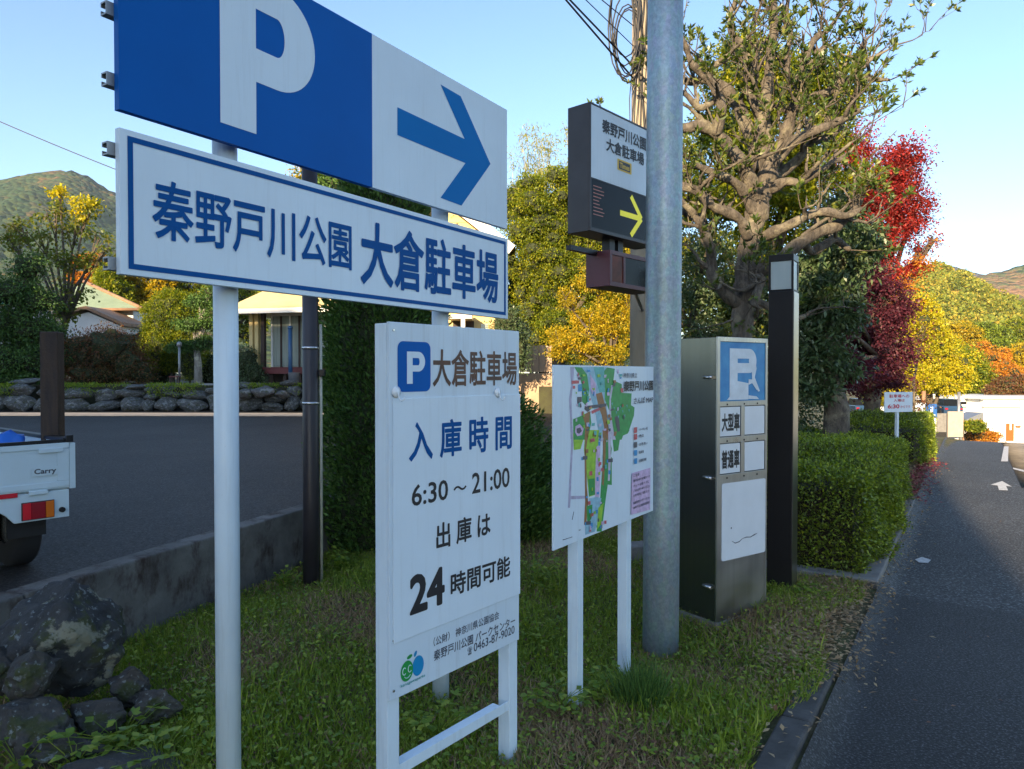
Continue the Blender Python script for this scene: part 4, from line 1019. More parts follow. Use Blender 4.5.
# ---------------------------------------------------------------- gnarled pruned tree behind the cabinet
GY = 9.2
gt = empty('gnarled_tree', (at(742,500,GY).x, GY, 0), 0, 'old gnarled tree with thick twisting pale limbs and sparse leaves above the steel cabinet', 'tree')
gx = gt.location.x
limb_px = [ # (px, py, radius px, depth offset)
 [(744,512,21,0),(742,420,18,0),(741,345,16,0),(744,300,14,0),(745,268,14,0),(750,240,14,0),(757,215,15,0),(764,190,13,-.05),(768,165,11,-.05),(765,138,10,0),(763,112,9,0),(768,85,6.5,0),(771,50,5.5,.05),(775,20,4.8,.1),(772,-5,4.5,.1),(768,-40,3.5,.1)],
 [(742,305,9,0),(728,297,8,-.1),(714,275,7.5,-.2),(711,252,6.5,-.25),(704,232,5.5,-.3),(696,216,4.5,-.3),(686,206,4,-.35),(672,190,3,-.4)],
 [(757,205,11,0),(750,182,10,-.15),(741,163,9,-.25),(730,147,8,-.3),(715,133,7.5,-.35),(700,125,7,-.4),(686,128,6.5,-.4),(668,124,5,-.4),(655,110,3,-.4)],
 [(761,170,10,.05),(752,140,9,.15),(742,115,8,.2),(733,98,7,.2),(720,84,6,.2),(704,80,5,.2),(688,82,4,.2),(672,70,3,.2)],
 [(762,128,8,.1),(755,105,7.5,.1),(749,82,7,.1),(748,62,6,.1),(744,46,4.8,.1),(733,34,4.2,.1),(730,16,3.4,.1),(736,0,2.6,.1),(742,-30,2,.1)],
 [(716,134,7,-.35),(722,112,6.5,-.5),(716,92,5.5,-.55),(709,78,5,-.55),(714,66,4,-.55),(726,60,2.2,-.6),(734,50,1.6,-.6)],
 [(709,80,4.5,-.55),(694,66,4,-.6),(686,48,3,-.6),(680,30,2.2,-.6)],
 [(716,100,4,-.5),(700,108,4,-.5),(688,96,3.4,-.5),(676,88,2.5,-.5)],
 [(753,212,8,-.05),(744,192,7,-.15),(730,180,5.5,-.3),(712,172,4.5,-.4),(696,166,3.6,-.5),(676,168,3,-.5)],
 [(748,238,8,-.1),(742,222,7.5,-.2),(728,212,6.5,-.3),(712,206,6,-.35),(700,194,5.5,-.4),(688,188,5,-.4),(670,186,4,-.4)],
 [(712,248,5.5,-.2),(704,240,5,-.1),(700,224,4.5,0),(690,214,5,.1),(676,210,4,.1)],
 [(766,185,9,0),(774,165,8,-.1),(784,152,7.5,-.15),(796,140,7,-.2),(812,132,6,-.25),(828,126,5,-.3),(846,118,4,-.3),(860,110,3,-.3)],
 [(768,168,9,.05),(780,148,8.5,.1),(788,125,8,.1),(795,105,7.5,.1),(801,85,7,.1),(803,70,6,.1),(808,52,4.5,.1),(816,38,3.5,.1),(828,30,2.6,.1),(840,14,1.8,.1)],
 [(796,108,7,.1),(812,98,6.5,.05),(828,92,6,0),(842,82,5.5,0),(858,78,4.5,0),(874,79,3.2,0),(890,80,1.8,0)],
 [(844,82,4.6,0),(856,74,3.5,-.1),(864,66,3.4,-.1),(872,58,2.6,-.1)],
 [(801,88,6,.1),(790,74,4.5,.2),(786,56,4,.2),(790,36,3.4,.2),(786,16,3,.2),(790,-10,2,.2)],
 [(802,76,5.5,.1),(812,66,5.5,.1),(822,62,6,.1),(818,54,3,.1),(826,44,2.2,.1)],
 [(770,190,7,-.1),(784,182,6,-.2),(800,182,5,-.3),(816,174,4.5,-.35),(830,164,4,-.4),(842,160,3.6,-.4),(848,166,2,-.4)],
 [(768,182,7,.1),(786,170,6,.2),(800,158,6,.2),(808,146,5,.2),(822,140,4.5,.2),(838,130,3.6,.2),(850,106,2.6,.2),(862,84,2.2,.2)],
 [(766,236,8,-.1),(778,230,6.5,-.25),(796,222,5.5,-.35),(812,214,5.5,-.4),(828,212,5,-.45),(846,216,4,-.5),(862,208,2.5,-.5)],
 [(752,272,9,0),(766,268,8.5,-.15),(784,256,8,-.25),(800,243,8.5,-.3),(818,232,8,-.3),(836,226,6.5,-.3),(850,214,5,-.3),(862,200,3,-.3)],
 [(752,285,7,-.1),(760,278,6,-.2),(758,292,5.5,-.3),(752,306,5,-.3)],
 [(748,300,6,-.1),(765,305,5,-.1),(790,318,4,0),(806,316,3,0)],
 [(800,240,5,-.2),(812,252,5,0),(822,246,6,.1),(836,240,5,.2),(850,250,3.5,.2)],
 [(756,62,3.4,.1),(764,44,3,.2),(774,26,2.6,.2),(784,8,2,.2)],
 [(748,60,3,.1),(756,44,2.6,0),(752,26,2.2,0),(760,8,1.6,0)],
]
gb = MB(); tips = []; rnd = random.Random(11)
limbs_w = []
for li, lp in enumerate(limb_px):
    pts = []; rad = []
    for (px, py, r, dz) in lp:
        p = at(px, py, GY+dz); pts.append(Vector((p.x-gx, p.y-GY, p.z))); rad.append(r*(.72 if r > 7 else .78)*GY/FOC)
    # resample smoothly with knots
    P2, R2 = [], []
    for i in range(len(pts)-1):
        a = pts[max(i-1,0)]; b_ = pts[i]; c = pts[i+1]; d = pts[min(i+2,len(pts)-1)]
        for j in range(5):
            t = j/5; q = .5*((2*b_)+(c-a)*t+(2*a-5*b_+4*c-d)*t*t+(3*b_-a-3*c+d)*t**3)
            rr = rad[i]*(1-t)+rad[i+1]*t; nz = noise.noise(q*7+Vector((li,0,0))); P2.append(q+Vector((noise.noise(q*6),noise.noise(q*6+Vector((9,0,0))),0))*.02); R2.append(rr*(1+.30*nz+.16*noise.noise(q*17)))
    P2.append(pts[-1]); R2.append(rad[-1]*.8)
    gb.tube(P2, R2, 12 if rad[0] > .06 else 8)
    limbs_w.append((P2, R2))
# burls
for (px,py,r) in ((822,62,5.5),(804,78,5.5)):
    p = at(px,py,GY-.12); me_pts = rock_mesh('tmp', r*GY/FOC, r*GY/FOC, r*GY/FOC*.9, px, 2, .3)
    gb.add([(v.co.x+p.x-gx, v.co.y+p.y-GY, v.co.z+p.z) for v in me_pts.vertices], [tuple(q.vertices) for q in me_pts.polygons], True); bpy.data.meshes.remove(me_pts)
gb.build('trunk', M['bark_pale'], gt)
# crooked secondary branches
sec = MB()
def crooked(p, d, ln, r, depth):
    pts = [p.copy()]; rad = [r]; d = d.normalized(); st = max(5, int(ln/.10))
    for k_ in range(st):
        d = (d+Vector((rnd.uniform(-1,1),rnd.uniform(-1,1),rnd.uniform(-.8,1.0)))*.42).normalized(); pts.append(pts[-1]+d*ln/st); rad.append(r*(1-.72*(k_+1)/st)*rnd.uniform(.85,1.3))
        if depth < 1 and rnd.random() < .30: crooked(pts[-1], d+Vector((rnd.uniform(-1,1),rnd.uniform(-1,1),rnd.uniform(0,1))), ln*.55, rad[-1]*.7, depth+1)
    sec.tube(pts, rad, 7); limbs_w.append((pts, rad))
for (P2, R2) in list(limbs_w):
    for i in range(3, len(P2)-1):
        if R2[i] < .11 and rnd.random() < .17:
            t_ = (P2[i+1]-P2[i]).normalized(); crooked(P2[i], t_*.5+Vector((rnd.uniform(-1,1),rnd.uniform(-1,1),rnd.uniform(-.2,1.1))), rnd.uniform(.3,.75), min(.032,R2[i]*.6), 0)
sec.build('branches', M['bark_pale'], gt)
# twigs off the thin ends of limbs
tw = MB(); LP = []; LD = []
def twig(p, d, ln, r, depth=0):
    d = d.normalized(); q1 = p+d*ln*.5+Vector((rnd.uniform(-1,1),rnd.uniform(-1,1),0))*ln*.08; q2 = p+d*ln+Vector((0,0,ln*.08))
    tw.tube([p,q1,q2],[r,r*.7,r*.35],5,False)
    if depth < 1:
        for _ in range(rnd.choice((1,2,2))):
            dd = (d+Vector((rnd.uniform(-1,1),rnd.uniform(-1,1),rnd.uniform(-.2,.9)))*.75); twig(p+(q2-p)*rnd.uniform(.4,.95), dd, ln*.6, r*.6, depth+1)
    m_ = rnd.randint(8,14)
    for _ in range(m_):
        a = rnd.random(); c = q1.lerp(q2, a**.3); LP.append(tuple(c)); v = Vector((rnd.uniform(-1,1),rnd.uniform(-1,1),rnd.uniform(-.6,.8)))+d*.8; LD.append(tuple(v))
for (P2, R2) in limbs_w:
    for i in range(2, len(P2)):
        if R2[i] < .085 and rnd.random() < (.035 if R2[i] > .04 else .07):
            d = Vector((rnd.uniform(-1,1), rnd.uniform(-1,1), rnd.uniform(.2,1.3))); twig(P2[i], d, rnd.uniform(.15,.42), .007)
    d = (P2[-1]-P2[-3]); 
    for _ in range(2 if R2[0] > .03 else int(rnd.random() < .55)): twig(P2[-1], d.normalized()+Vector((rnd.uniform(-1,1),rnd.uniform(-1,1),rnd.uniform(-.2,1)))*.7, rnd.uniform(.2,.48), .008)
tw.build('twigs', M['bark'], gt)
LP = np.array(LP); LD = unit(np.array(LD)); nn_ = len(LP)
link('leaves', leaf_mesh('leaves', LP, LD, rvec(nn_)+np.array([0,0,.6]), RNG.uniform(.055,.105,nn_), RNG.uniform(.022,.036,nn_)), F['broad'], gt)

# ---------------------------------------------------------------- trees behind it
def pb(px, py, Y, rpx, rpy, loc, ry=None):
    p = at(px, py, Y); s = Y/FOC; return (p.x-loc[0], p.y-loc[1], p.z-loc[2], rpx*s, (ry if ry else rpx*s*.9), rpy*s)
def ptree(name, px, Y, label, cat, bl, fol, n, L, W, gzv=0.0, **kw):
    """bl = blobs given as (px, py, rpx, rpy[, dY])"""
    x = (px-512)/FOC*Y; loc = (x, Y, gzv)
    blobs = [pb(b[0], b[1], Y+(b[4] if len(b) > 4 else 0), b[2], b[3], loc) for b in bl]
    return tree(name, loc, label, cat, blobs, fol, n, L, W, **kw)
ptree('evergreen_tree', 742, 13.5, 'bushy yellow green evergreen filling the space behind the gnarled tree', 'tree',
      [(745,78,52,38),(715,150,44,40),(790,120,46,45),(832,90,40,40),(700,215,45,40),(755,190,60,45),(820,170,42,42),(790,250,60,42),(705,300,44,45),(760,330,60,50),(690,380,40,40),(725,100,30,30),(775,90,30,30)], 'lime', 100000, .085, .04, trunk=(.16,3.0), cr=.09, per=10, seed=2, keep=.95, shell=.4, bill=(12,.36))
ptree('evergreen_tree', 836, 10.6, 'large leaved dull green tree with a stout trunk behind the near hedge', 'tree',
      [(822,300,26,32),(848,258,22,22),(816,352,24,28),(846,318,14,20),(836,366,18,12),(806,272,18,20,.4),(838,218,20,22,.5),(868,240,16,12),(815,390,14,10)], 'dark_ever', 19000, .115, .045, gzv=.3, trunk=(.19,1.55), cr=.11, seed=3, bk='bark_pale', keep=.75, shell=.8)
ptree('shade_tree', 700, 12.0, 'dark leafy tree low down between the steel pole and the gnarled trunk', 'tree',
      [(700,270,40,40),(690,320,36,40),(720,360,40,40),(775,300,40,40,.5),(775,360,36,40,.5),(700,400,50,40),(770,410,50,40)], 'dark_ever', 26000, .08, .034, trunk=(.12,1.6), cr=.14, seed=5)
ptree('golden_shrub', 668, 14.5, 'golden leaved shrub glimpsed between the steel pole and the dark leafy tree', 'shrub',
      [(668,250,18,24),(690,255,14,16),(706,284,16,14),(672,300,18,18),(700,330,18,14)], 'gold', 5000, .07, .04, trunk=(.05,1.2), cr=.1, seed=6)
# maples
ptree('maple_tree', 868, 17.5, 'tall scarlet maple glowing red against the sky behind the gnarled tree', 'maple',
      [(862,165,42,40),(893,172,38,38),(872,205,44,34),(912,212,22,24),(845,215,30,30),(905,165,20,16),(885,240,40,26),(922,250,10,8),(912,270,16,12),(932,240,7,5),(850,150,24,20),(882,248,30,26),(898,278,18,18),(868,270,24,22),(840,260,28,26),(895,195,36,30)], 'red', 44000, .075, .042, trunk=(.18,2.4), cr=.10, per=12, seed=7, keep=.9, shell=.55, bill=(15,.36))
mp0 = [o for o in bpy.data.objects if o.name.startswith('maple_tree')][0]
bl_ = [pb(a_, b__, 17.2, c_, d__, tuple(mp0.location)) for a_, b__, c_, d__ in ((905,285,14,14),(922,262,12,8),(934,243,8,6),(898,305,12,12),(915,300,10,6),(850,235,20,16))]
P_, O_ = clumps(bl_, 85, 14, .12, .9, .3, 3); leaves('orange_leaves', P_, F['orange'], mp0, .08, .045, O_*.8, .2)
ptree('maple_tree', 872, 14.6, 'deep crimson maple in shade, hanging low over the farther hedge', 'maple',
      [(838,330,22,26,-2.6),(850,375,24,20,-2.2),(868,285,28,26),(885,305,24,26),(862,335,30,28),(890,345,22,30),(872,378,28,22),(900,315,13,20),(905,352,8,24),(850,365,20,24),(842,300,26,26,-1.5)], 'dkred', 38000, .07, .04, trunk=(.10,2.2), cr=.10, per=12, seed=8, keep=.9, shell=.5, bill=(11,.38))
ptree('small_tree', 915, 15.5, 'thin bare branching sapling with few dark leaves, above the small white sign', 'tree',
      [(918,350,14,14),(912,385,10,8),(925,330,10,12),(915,405,16,5)], 'rust', 900, .07, .04, trunk=(.025,1.6), cr=.12, seed=9, keep=.8, part='leaves')

# yellow trees in the middle (between the name board and the box sign)
ptree('broadleaf_tree', 560, 24.5, 'sunlit yellow green tree right of the name board, bamboo rising behind it', 'tree',
      [(532,204,32,28),(570,200,34,34),(595,240,34,34),(540,250,38,34),(575,285,40,36),(538,300,24,36),(610,290,36,36),(560,335,40,30),(615,340,32,28),(640,230,24,36)], 'lime', 150000, .085, .045, gzv=1.0, trunk=(.22,2.2), cr=.09, per=8, seed=10, keep=.9, core=.60, shell=.40, bill=(26,.31))
ptree('broadleaf_tree', 545, 30, 'deep green tree massed behind the sunlit yellow green tree', 'tree',
      [(525,215,30,34),(560,200,34,34),(600,230,40,40),(545,260,44,40),(535,305,34,36),(580,310,40,40),(625,300,34,40),(640,250,30,40)], 'broad', 60000, .13, .06, gzv=1.0, trunk=(.22,2.6), cr=.16, per=8, core=.75, shell=.35, seed=99, bill=(12,.36))
ptree('golden_tree', 604, 19.5, 'golden orange tree under the maroon light box', 'tree',
      [(596,282,26,22),(612,318,30,26),(585,330,22,24),(628,300,22,26),(600,355,30,16),(565,300,14,14),(640,260,16,20),(560,345,18,18)], 'gold', 26000, .07, .04, gzv=.34, trunk=(.10,1.6), cr=.07, per=10, seed=12, keep=.9, shell=.4, bill=(9,.34))
def bamboo(px, py, Y, label, n):
    b0 = at(px, 330, Y); t = empty('bamboo', (b0.x, Y, 1.1), 0, label, 'bamboo', 'bamboo stems above the trees'); top = at(px, py, Y).z-1.1
    rn = random.Random(px); mb = MB(); P = []
    for i in range(n):
        x = rn.uniform(-.9,.9); y = rn.uniform(-.8,.8); h = top*rn.uniform(.86,1.02); bend = rn.uniform(-.8,.8)
        pts = [(x+bend*(j/8)**2.5, y, h*j/8) for j in range(9)]; mb.tube(pts, [.035*(1-j/9) + .006 for j in range(9)], 6)
        for j in range(4, 9):
            for _ in range(95):
                a = rn.uniform(-.7,.7); P.append((pts[j][0]+a*rn.random(), pts[j][1]+rn.uniform(-.5,.5), pts[j][2]+rn.uniform(-.6,.35)))
    mb.build('stems', M['bark_light'], t); leaves('foliage', np.array(P), F['bamboo'], t, .20, .04, None, .9)
bamboo(527, 133, 33, 'feathery bamboo tuft nearest the arrow board', 6)
bamboo(551, 128, 34, 'tallest feathery bamboo tuft, middle of the three', 7)
bamboo(582, 128, 33, 'bamboo tuft whose top meets the box sign', 6)

# ---------------------------------------------------------------- left garden
ptree('garden_pine', 22, 26, 'dense dark green garden pine at the picture edge beside the scorched post', 'tree',
      [(28,268,16,14),(12,292,30,16),(38,302,18,12),(8,325,38,18),(36,330,24,14),(5,360,44,22),(40,362,28,18),(15,385,46,12),(50,345,16,16)], 'conif', 34000, .12, .05, gzv=1.18, trunk=(.16,1.6), cr=.16, core=.7, seed=13, shell=.4)
ptree('persimmon_tree', 62, 28, 'open tree of olive and rust leaves with tips coloured sunlit gold, in front of the mountain', 'tree',
      [(60,195,8,6),(88,208,14,10),(55,215,16,12),(40,235,20,12),(75,230,20,14),(100,238,12,10),(20,225,14,10),(66,262,22,12),(92,262,16,12),(38,255,14,10),(75,288,16,12),(105,250,10,8),(66,318,16,16),(10,240,12,14)], 'olive', 5200, .16, .10, gzv=1.18, trunk=(.12,2.6), cr=.17, seed=14, keep=.6, per=18, shell=.9)
pt_ = [o for o in bpy.data.objects if o.name.startswith('persimmon_tree')][0]
bl_ = [pb(a_, b__, 28, c_, d__, tuple(pt_.location)) for a_, b__, c_, d__ in ((60,192,7,5),(86,205,13,7),(80,216,9,6),(68,199,5,4))]
P_, O_ = clumps(bl_, 55, 14, .11, .9, .3, 3); leaves('golden_leaves', P_, F['ginkgo'], pt_, .15, .09, O_*.8, .2)  # sunlight on the treetop put into golden leaf colour
ptree('rust_bush', 100, 26.5, 'broad rusty brown bush above the stone wall', 'bush',
      [(82,355,26,24),(110,350,28,26),(128,365,20,20),(95,375,30,16),(140,372,12,14)], 'rust', 15000, .10, .045, gzv=1.18, trunk=(.06,.8), cr=.14, core=.75, seed=15, shell=.4)
ptree('round_shrub', 172, 29.5, 'large rounded clipped shrub lit yellow green at its top', 'shrub',
      [(172,318,27,27),(165,345,24,26),(185,345,22,26)], 'lime', 42000, .09, .04, gzv=1.18, trunk=(.10,1.0), cr=.07, core=.74, seed=16, shell=.22, lump=.12)
ptree('topiary_pine', 198, 27, 'cloud pruned pine in layers with a pale trunk, left of the tall sign post', 'tree',
      [(200,302,13,5),(192,325,16,5),(208,320,10,6),(184,346,16,5),(206,343,12,6),(210,292,8,5),(214,312,10,7)], 'conif', 12000, .09, .04, gzv=1.18, trunk=(.14,1.6), bk='bark_light', cr=.09, core=.6, seed=17, shell=.4)
ptree('dark_hedge_shrub', 148, 30, 'dark shaded shrubbery between the rusty bush and the round shrub', 'shrub',
      [(150,362,18,22),(140,350,14,22),(160,372,16,14),(210,370,10,20)], 'dark_ever', 8000, .10, .05, gzv=1.18, trunk=(.05,.6), cr=.14, core=.8, seed=18)
ptree('column_shrub', 190, 28.5, 'small olive green clipped shrub under the cloud pruned pine', 'shrub', [(190,362,11,19),(187,352,9,10)], 'hedge', 5000, .07, .03, gzv=1.18, trunk=(.04,.5), cr=.06, core=.9, seed=19, shell=.2, lump=.1)
ptree('garden_bush', 250, 25, 'low dark bush beside the glazed house, right of the tall sign post', 'bush', [(247,362,12,14),(254,374,13,12),(240,372,10,14)], 'dark_ever', 6000, .07, .035, gzv=1.18, trunk=(.04,.5), cr=.08, core=.8, seed=20)
for i, (px, py, w, h, fol, lab) in enumerate(((110,285,18,22,'lime','yellow green tree behind the pale roofed house, left of the three'),(148,280,24,20,'gold','golden green tree behind the roof ridge, middle of the three'),(190,285,30,26,'lime','wide yellow green tree behind the round shrub'),(90,262,16,8,'orange','orange tree crown peeping above the yellow green trees'),(232,300,30,30,'lime','yellow green tree behind the tall sign post'))):
    ptree('woodland_tree', px, 52+i*2, lab, 'tree', [(px,py,w,h),(px-w*.6,py+14,w*.7,h*.7),(px+w*.6,py+12,w*.7,h*.7),(px,py+26,w,h*.8)], fol, 16000, .20, .12, gzv=1.1, trunk=(.3,4), cr=.12, per=6, shell=.3, core=.5, bill=(16,.36), seed=30+i, group='trees behind the pale roofed house')
ptree('dark_tree', 365, 22.6, 'dark green tree crown showing between the two boards of the tall sign', 'tree', [(345,196,34,26),(378,203,24,20),(325,215,24,30),(350,240,40,40)], 'conif', 16000, .16, .08, gzv=1.1, trunk=(.3,4), cr=.3, core=.7, seed=40)
ptree('orange_tree', 312, 36, 'small golden crown peeking over the name board beside the dark pole', 'tree', [(308,172,10,9),(322,182,12,10),(300,190,14,12),(330,200,14,14)], 'gold', 3500, .16, .09, gzv=1.1, trunk=(.15,5), cr=.25, seed=41)
ptree('dark_shrub', 505, 21, 'dark shrub in the shadow beside the pinkish fence', 'shrub', [(508,330,16,20),(515,350,14,24),(500,352,14,24)], 'dark_ever', 9000, .09, .04, gzv=1.1, trunk=(.06,.8), cr=.14, core=.8, seed=42)

# ---------------------------------------------------------------- right: ginkgo, orange trees below the hill
def gxy(px, Y): return gz1((px-512)/FOC*Y, Y)
ptree('ginkgo_tree', 928, 36, 'brilliant yellow ginkgo beside the crimson maple', 'ginkgo', [(915,335,24,26),(905,365,34,24),(935,355,28,26),(920,380,40,16),(950,375,20,20),(890,388,24,18),(925,310,12,16)], 'ginkgo', 46000, .12, .08, gzv=gxy(928,36), trunk=(.2,1.5), cr=.13, per=8, shell=.35, seed=43, keep=.95, core=.45, bill=(18,.36))
ptree('ginkgo_tree', 968, 92, 'smaller lime yellow tree right of the brilliant ginkgo', 'ginkgo', [(968,368,15,20),(958,384,16,15),(978,380,12,16)], 'lime', 14000, .32, .20, gzv=gxy(968,92), trunk=(.15,2), cr=.5, seed=44)
rr = random.Random(3)
for i, (px, py, w, h, fol, lab, Y) in enumerate(((1000,372,26,22,'orange','orange brown tree above the white building',95),(1022,355,20,20,'gold','orange gold tree at the right picture edge',120),(985,352,20,16,'orange','orange tree behind the lime yellow tree',120),(1012,385,20,14,'rust','rusty tree directly over the white building roof',85),(960,330,20,14,'gold','golden tree at the foot of the wooded hill',150),(992,330,16,10,'hedge','dull green tree between the golden crowns',150),(1018,330,16,14,'lime','lime green tree on the slope at the right edge',170),(945,345,16,14,'lime','lime tree rising behind the brilliant ginkgo',110))):
    ptree('hillside_tree', px, Y, lab, 'tree', [(px,py,w*.8,h*.8),(px-w*.6,py+8,w*.7,h*.7),(px+w*.6,py+9,w*.7,h*.7),(px,py+16,w*1.1,h*.8)], fol, 16000, .30*Y/110, .20*Y/110, gzv=gxy(px,Y), trunk=(.3,4), cr=.2*Y/110, per=6, shell=.3, bill=(12,.36), seed=50+i, group='autumn trees below the wooded hill', core=.5)
# ================================================================ STONE WALL at the far side of the lot
swl = empty('stone_wall', (0,0,0), 0, 'dry stone wall of rough grey rocks along the far side of the parking lot', 'wall')
rn = random.Random(21); x = -17.8; i = 0
protos = [rock_mesh('stone', 1, 1, 1, 60+j, 3, .25) for j in range(8)]
while x < -2.3 and i < 96:
    w = rn.uniform(.36,1.15); z = LOTZ
    for lv in range(3 if rn.random() < .35 else 2):
        h = (rn.uniform(.30,.56), rn.uniform(.22,.42), rn.uniform(.14,.22))[lv]; ww = w*rn.uniform(.85,1.05)
        me = protos[rn.randrange(8)]
        o = bpy.data.objects.new('stone', me); COL.objects.link(o); o.parent = swl; 
        if not me.materials: me.materials.append(M['rock_grey'])
        o.location = (x+w/2+rn.uniform(-.1,.1)*lv, 23.42+rn.uniform(-.08,.08)+.12*lv - (.0 if x<-3 else .4), z+h*.5); o.scale = (ww*.60, rn.uniform(.3,.4), h*.62); o.rotation_euler = (0,rn.uniform(-.15,.15),0); z += h*.92; i += 1
    x += w*.93
Pe = np.column_stack([RNG.uniform(-18,-2.6,9000), 23.45+np.abs(RNG.normal(size=9000))*.25, 1.12+RNG.random(9000)*.12]); cl = np.sin(Pe[:,0]*2.1)+.6*np.sin(Pe[:,0]*5.3+1)+RNG.normal(size=9000)*.3; kq = cl > -.2
Pe[:,2] -= np.where(Pe[:,1] < 23.6, RNG.random(9000)*.35*(cl>.1), 0); Pe[:,1] -= .25*(cl>.1)
tag(leaves('edge_plants', Pe[kq], F['weed'], None, .09, .03, np.array([[0,-.4,.7]]), 0, .7), 'low green plants hanging over the top of the stone wall', kind='stuff')
# few rocks by the glazed house
for j,(px,py,w,h,lab) in enumerate(((262,392,26,14,'grey rock in front of the low dark bush'),(243,394,18,12,'rounded rock at the left foot of the low dark bush'),(283,394,18,9,'flat rock right of the low dark bush'))):
    p = at(px,py,23.0); me = rock_mesh('garden_rock', w*23/FOC/2, .3, h*23/FOC/2, 80+j, 3); o = link('garden_rock', me, M['rock_grey']); o.location = p; tag(o, lab, 'rock', 'garden rocks by the house')

# ================================================================ HOUSES behind the garden
M['wall_cream'] = simple('cream_house_wall', (.62,.56,.40), .85, var=.08, scale=2)
M['wall_yellow'] = simple('yellow_siding', (.66,.50,.22), .7, var=.10, scale=3)
M['wall_white'] = simple('white_plaster', (.70,.69,.66), .85, var=.08, scale=2)
M['roof_yellow'] = simple('yellow_metal_roof', (.62,.50,.24), .5, var=.12, scale=2)
M['roof_green'] = simple('pale_green_roof', (.22,.29,.19), .6, var=.18, scale=1.5, stretch=(1,1,1))
M['roof_brown'] = simple('brown_ridge_tiles', (.28,.16,.09), .7, var=.3, scale=4)
M['trim_white'] = simple('white_trim', (.70,.70,.68), .5, var=.05)
M['dark_wood'] = simple('dark_timber', (.05,.03,.022), .7, var=.3)
M['glass_pale'] = simple('pale_window_curtains', (.30,.34,.30), .12, var=.25, scale=3, spec=.8, stretch=(4,4,.3))
M['maroon'] = simple('maroon_paint', (.14,.03,.03), .6, var=.2)
def P3(px, py, Y): return at(px, py, Y)
ha = empty('glazed_house', (P3(268,372,25).x, 25, 1.18), R(-14), 'yellow roofed house with tall glazed doors, left of the dark pole', 'house')
ex = ha.location
def hl(px): # local x for a pixel column on the facade plane
    pl = Plane(ex.x, ex.y, R(-14)); return pl.loc(px, 370)[0]
def hzv(py): return CAMZ+(at(285,py,24.6).z-CAMZ)-1.18
zf, ze = hzv(368), hzv(313)
x0, x1 = hl(249), hl(345)
MB().box(hl(267), x1, .35, 5, zf, ze+.2).box(x0,hl(267)-.005,1.6,5,zf,ze+.2).build('wall', M['wall_cream'], ha)
MB().box(x0-.1, x1, -.05, 5, zf-.12, zf).build('deck', M['dark_wood'], ha)
MB().box(x0-.08, x1, -.055, -.051, zf-.20, zf+.03).build('deck_edge', M['maroon'], ha)
xx = hl(268); k_ = 0
while xx < x1-.3:
    w = .36; MB().box(xx+.03, xx+w-.03, .28, .30, zf+.05, ze-.06).build('window', M['glass_pale'], ha)
    MB().box(xx-.03, xx+.03, .24, .34, zf, ze).build('window_frame', M['dark_wood'] if k_%2 else M['trim_white'], ha); xx += w; k_ += 1
MB().box(hl(268), x1, .22, .345, ze-.06, ze+.05).build('lintel', M['trim_white'], ha)
for px in (251,256.5,262.5): MB().box(hl(px)-.07, hl(px)+.07, .0, .14, zf, ze+.1).build('porch_post', M['wall_yellow'] if px<260 else M['dark_wood'], ha)
MB().box(hl(249), hl(256), .5, .6, zf, zf+.75).build('porch_rail', M['wall_cream'], ha)
for xq in (hl(270), hl(283), hl(298)): MB().box(xq-.06,xq+.06,.1,.2,-.2,zf-.13).build('stilt', M['dark_wood'], ha)
MB().box(x0-.2,x1,1.0,5,-.2,zf-.13).build('foundation', M['dark_wood'], ha)
rf = MB(); xa, xb = hl(238), x1+2.5; zr = ze+.02
rf.add([(xa,-.75,zr+.12),(xb,-.75,zr+.12),(xb-1.5,3.0,zr+2.1),(xa+1.5,3.0,zr+2.1),(xb,6.6,zr+.12),(xa,6.6,zr+.12),
        (xa,-.75,zr+.0),(xb,-.75,zr+.0),(xb,6.6,zr),(xa,6.6,zr)], [(0,1,2,3),(2,1,4),(3,2,4,5),(0,3,5),(0,6,7,1),(1,7,8,4),(4,8,9,5),(5,9,6,0),(9,8,7,6)])
rfo = rf.build('roof', M['roof_yellow'], ha)
MB().box(xa,xb,-.80,-.755,zr-.06,zr+.10).build('gutter', M['trim_white'], rfo)

def col_box(name, px0, px1, py0, py1, Y, dep, mat, parent, base):
    a, b = at(px0, py1, Y), at(px1, py0, Y); return MB().box(a.x-base.x, b.x-base.x, Y-base.y, Y-base.y+dep, a.z-base.z, b.z-base.z).build(name, mat, parent)
hbp = Vector((at(440,380,24.5).x, 24.5, 1.18)); hb_ = empty('gabled_house', hbp, 0, 'yellow sided gabled house with white bargeboard behind the tall sign', 'house')
def q(px, py, Y=24.5): p = at(px, py, Y)-hbp; return (p.x, p.z)
g = [q(380,380),q(506,380),q(506,248),q(440,196),q(380,243)]
MB().poly(g, 0, 7).build('wall', M['wall_yellow'], hb_)
k = MB()
for i in range(34):
    z = q(440,380)[1]+.1+i*.19
    h = g[3][1]-z
    if h < .2: break
    half = min((g[1][0]-g[0][0])/2, h*(g[1][0]-g[3][0])/(g[3][1]-g[2][1])); cxx = g[3][0]; k.box(max(g[0][0]+.02,cxx-half+.05), min(g[1][0]-.02,cxx+half-.05), -.02, -.002, z, z+.02)
k.build('siding_board', M['wall_yellow'], hb_)
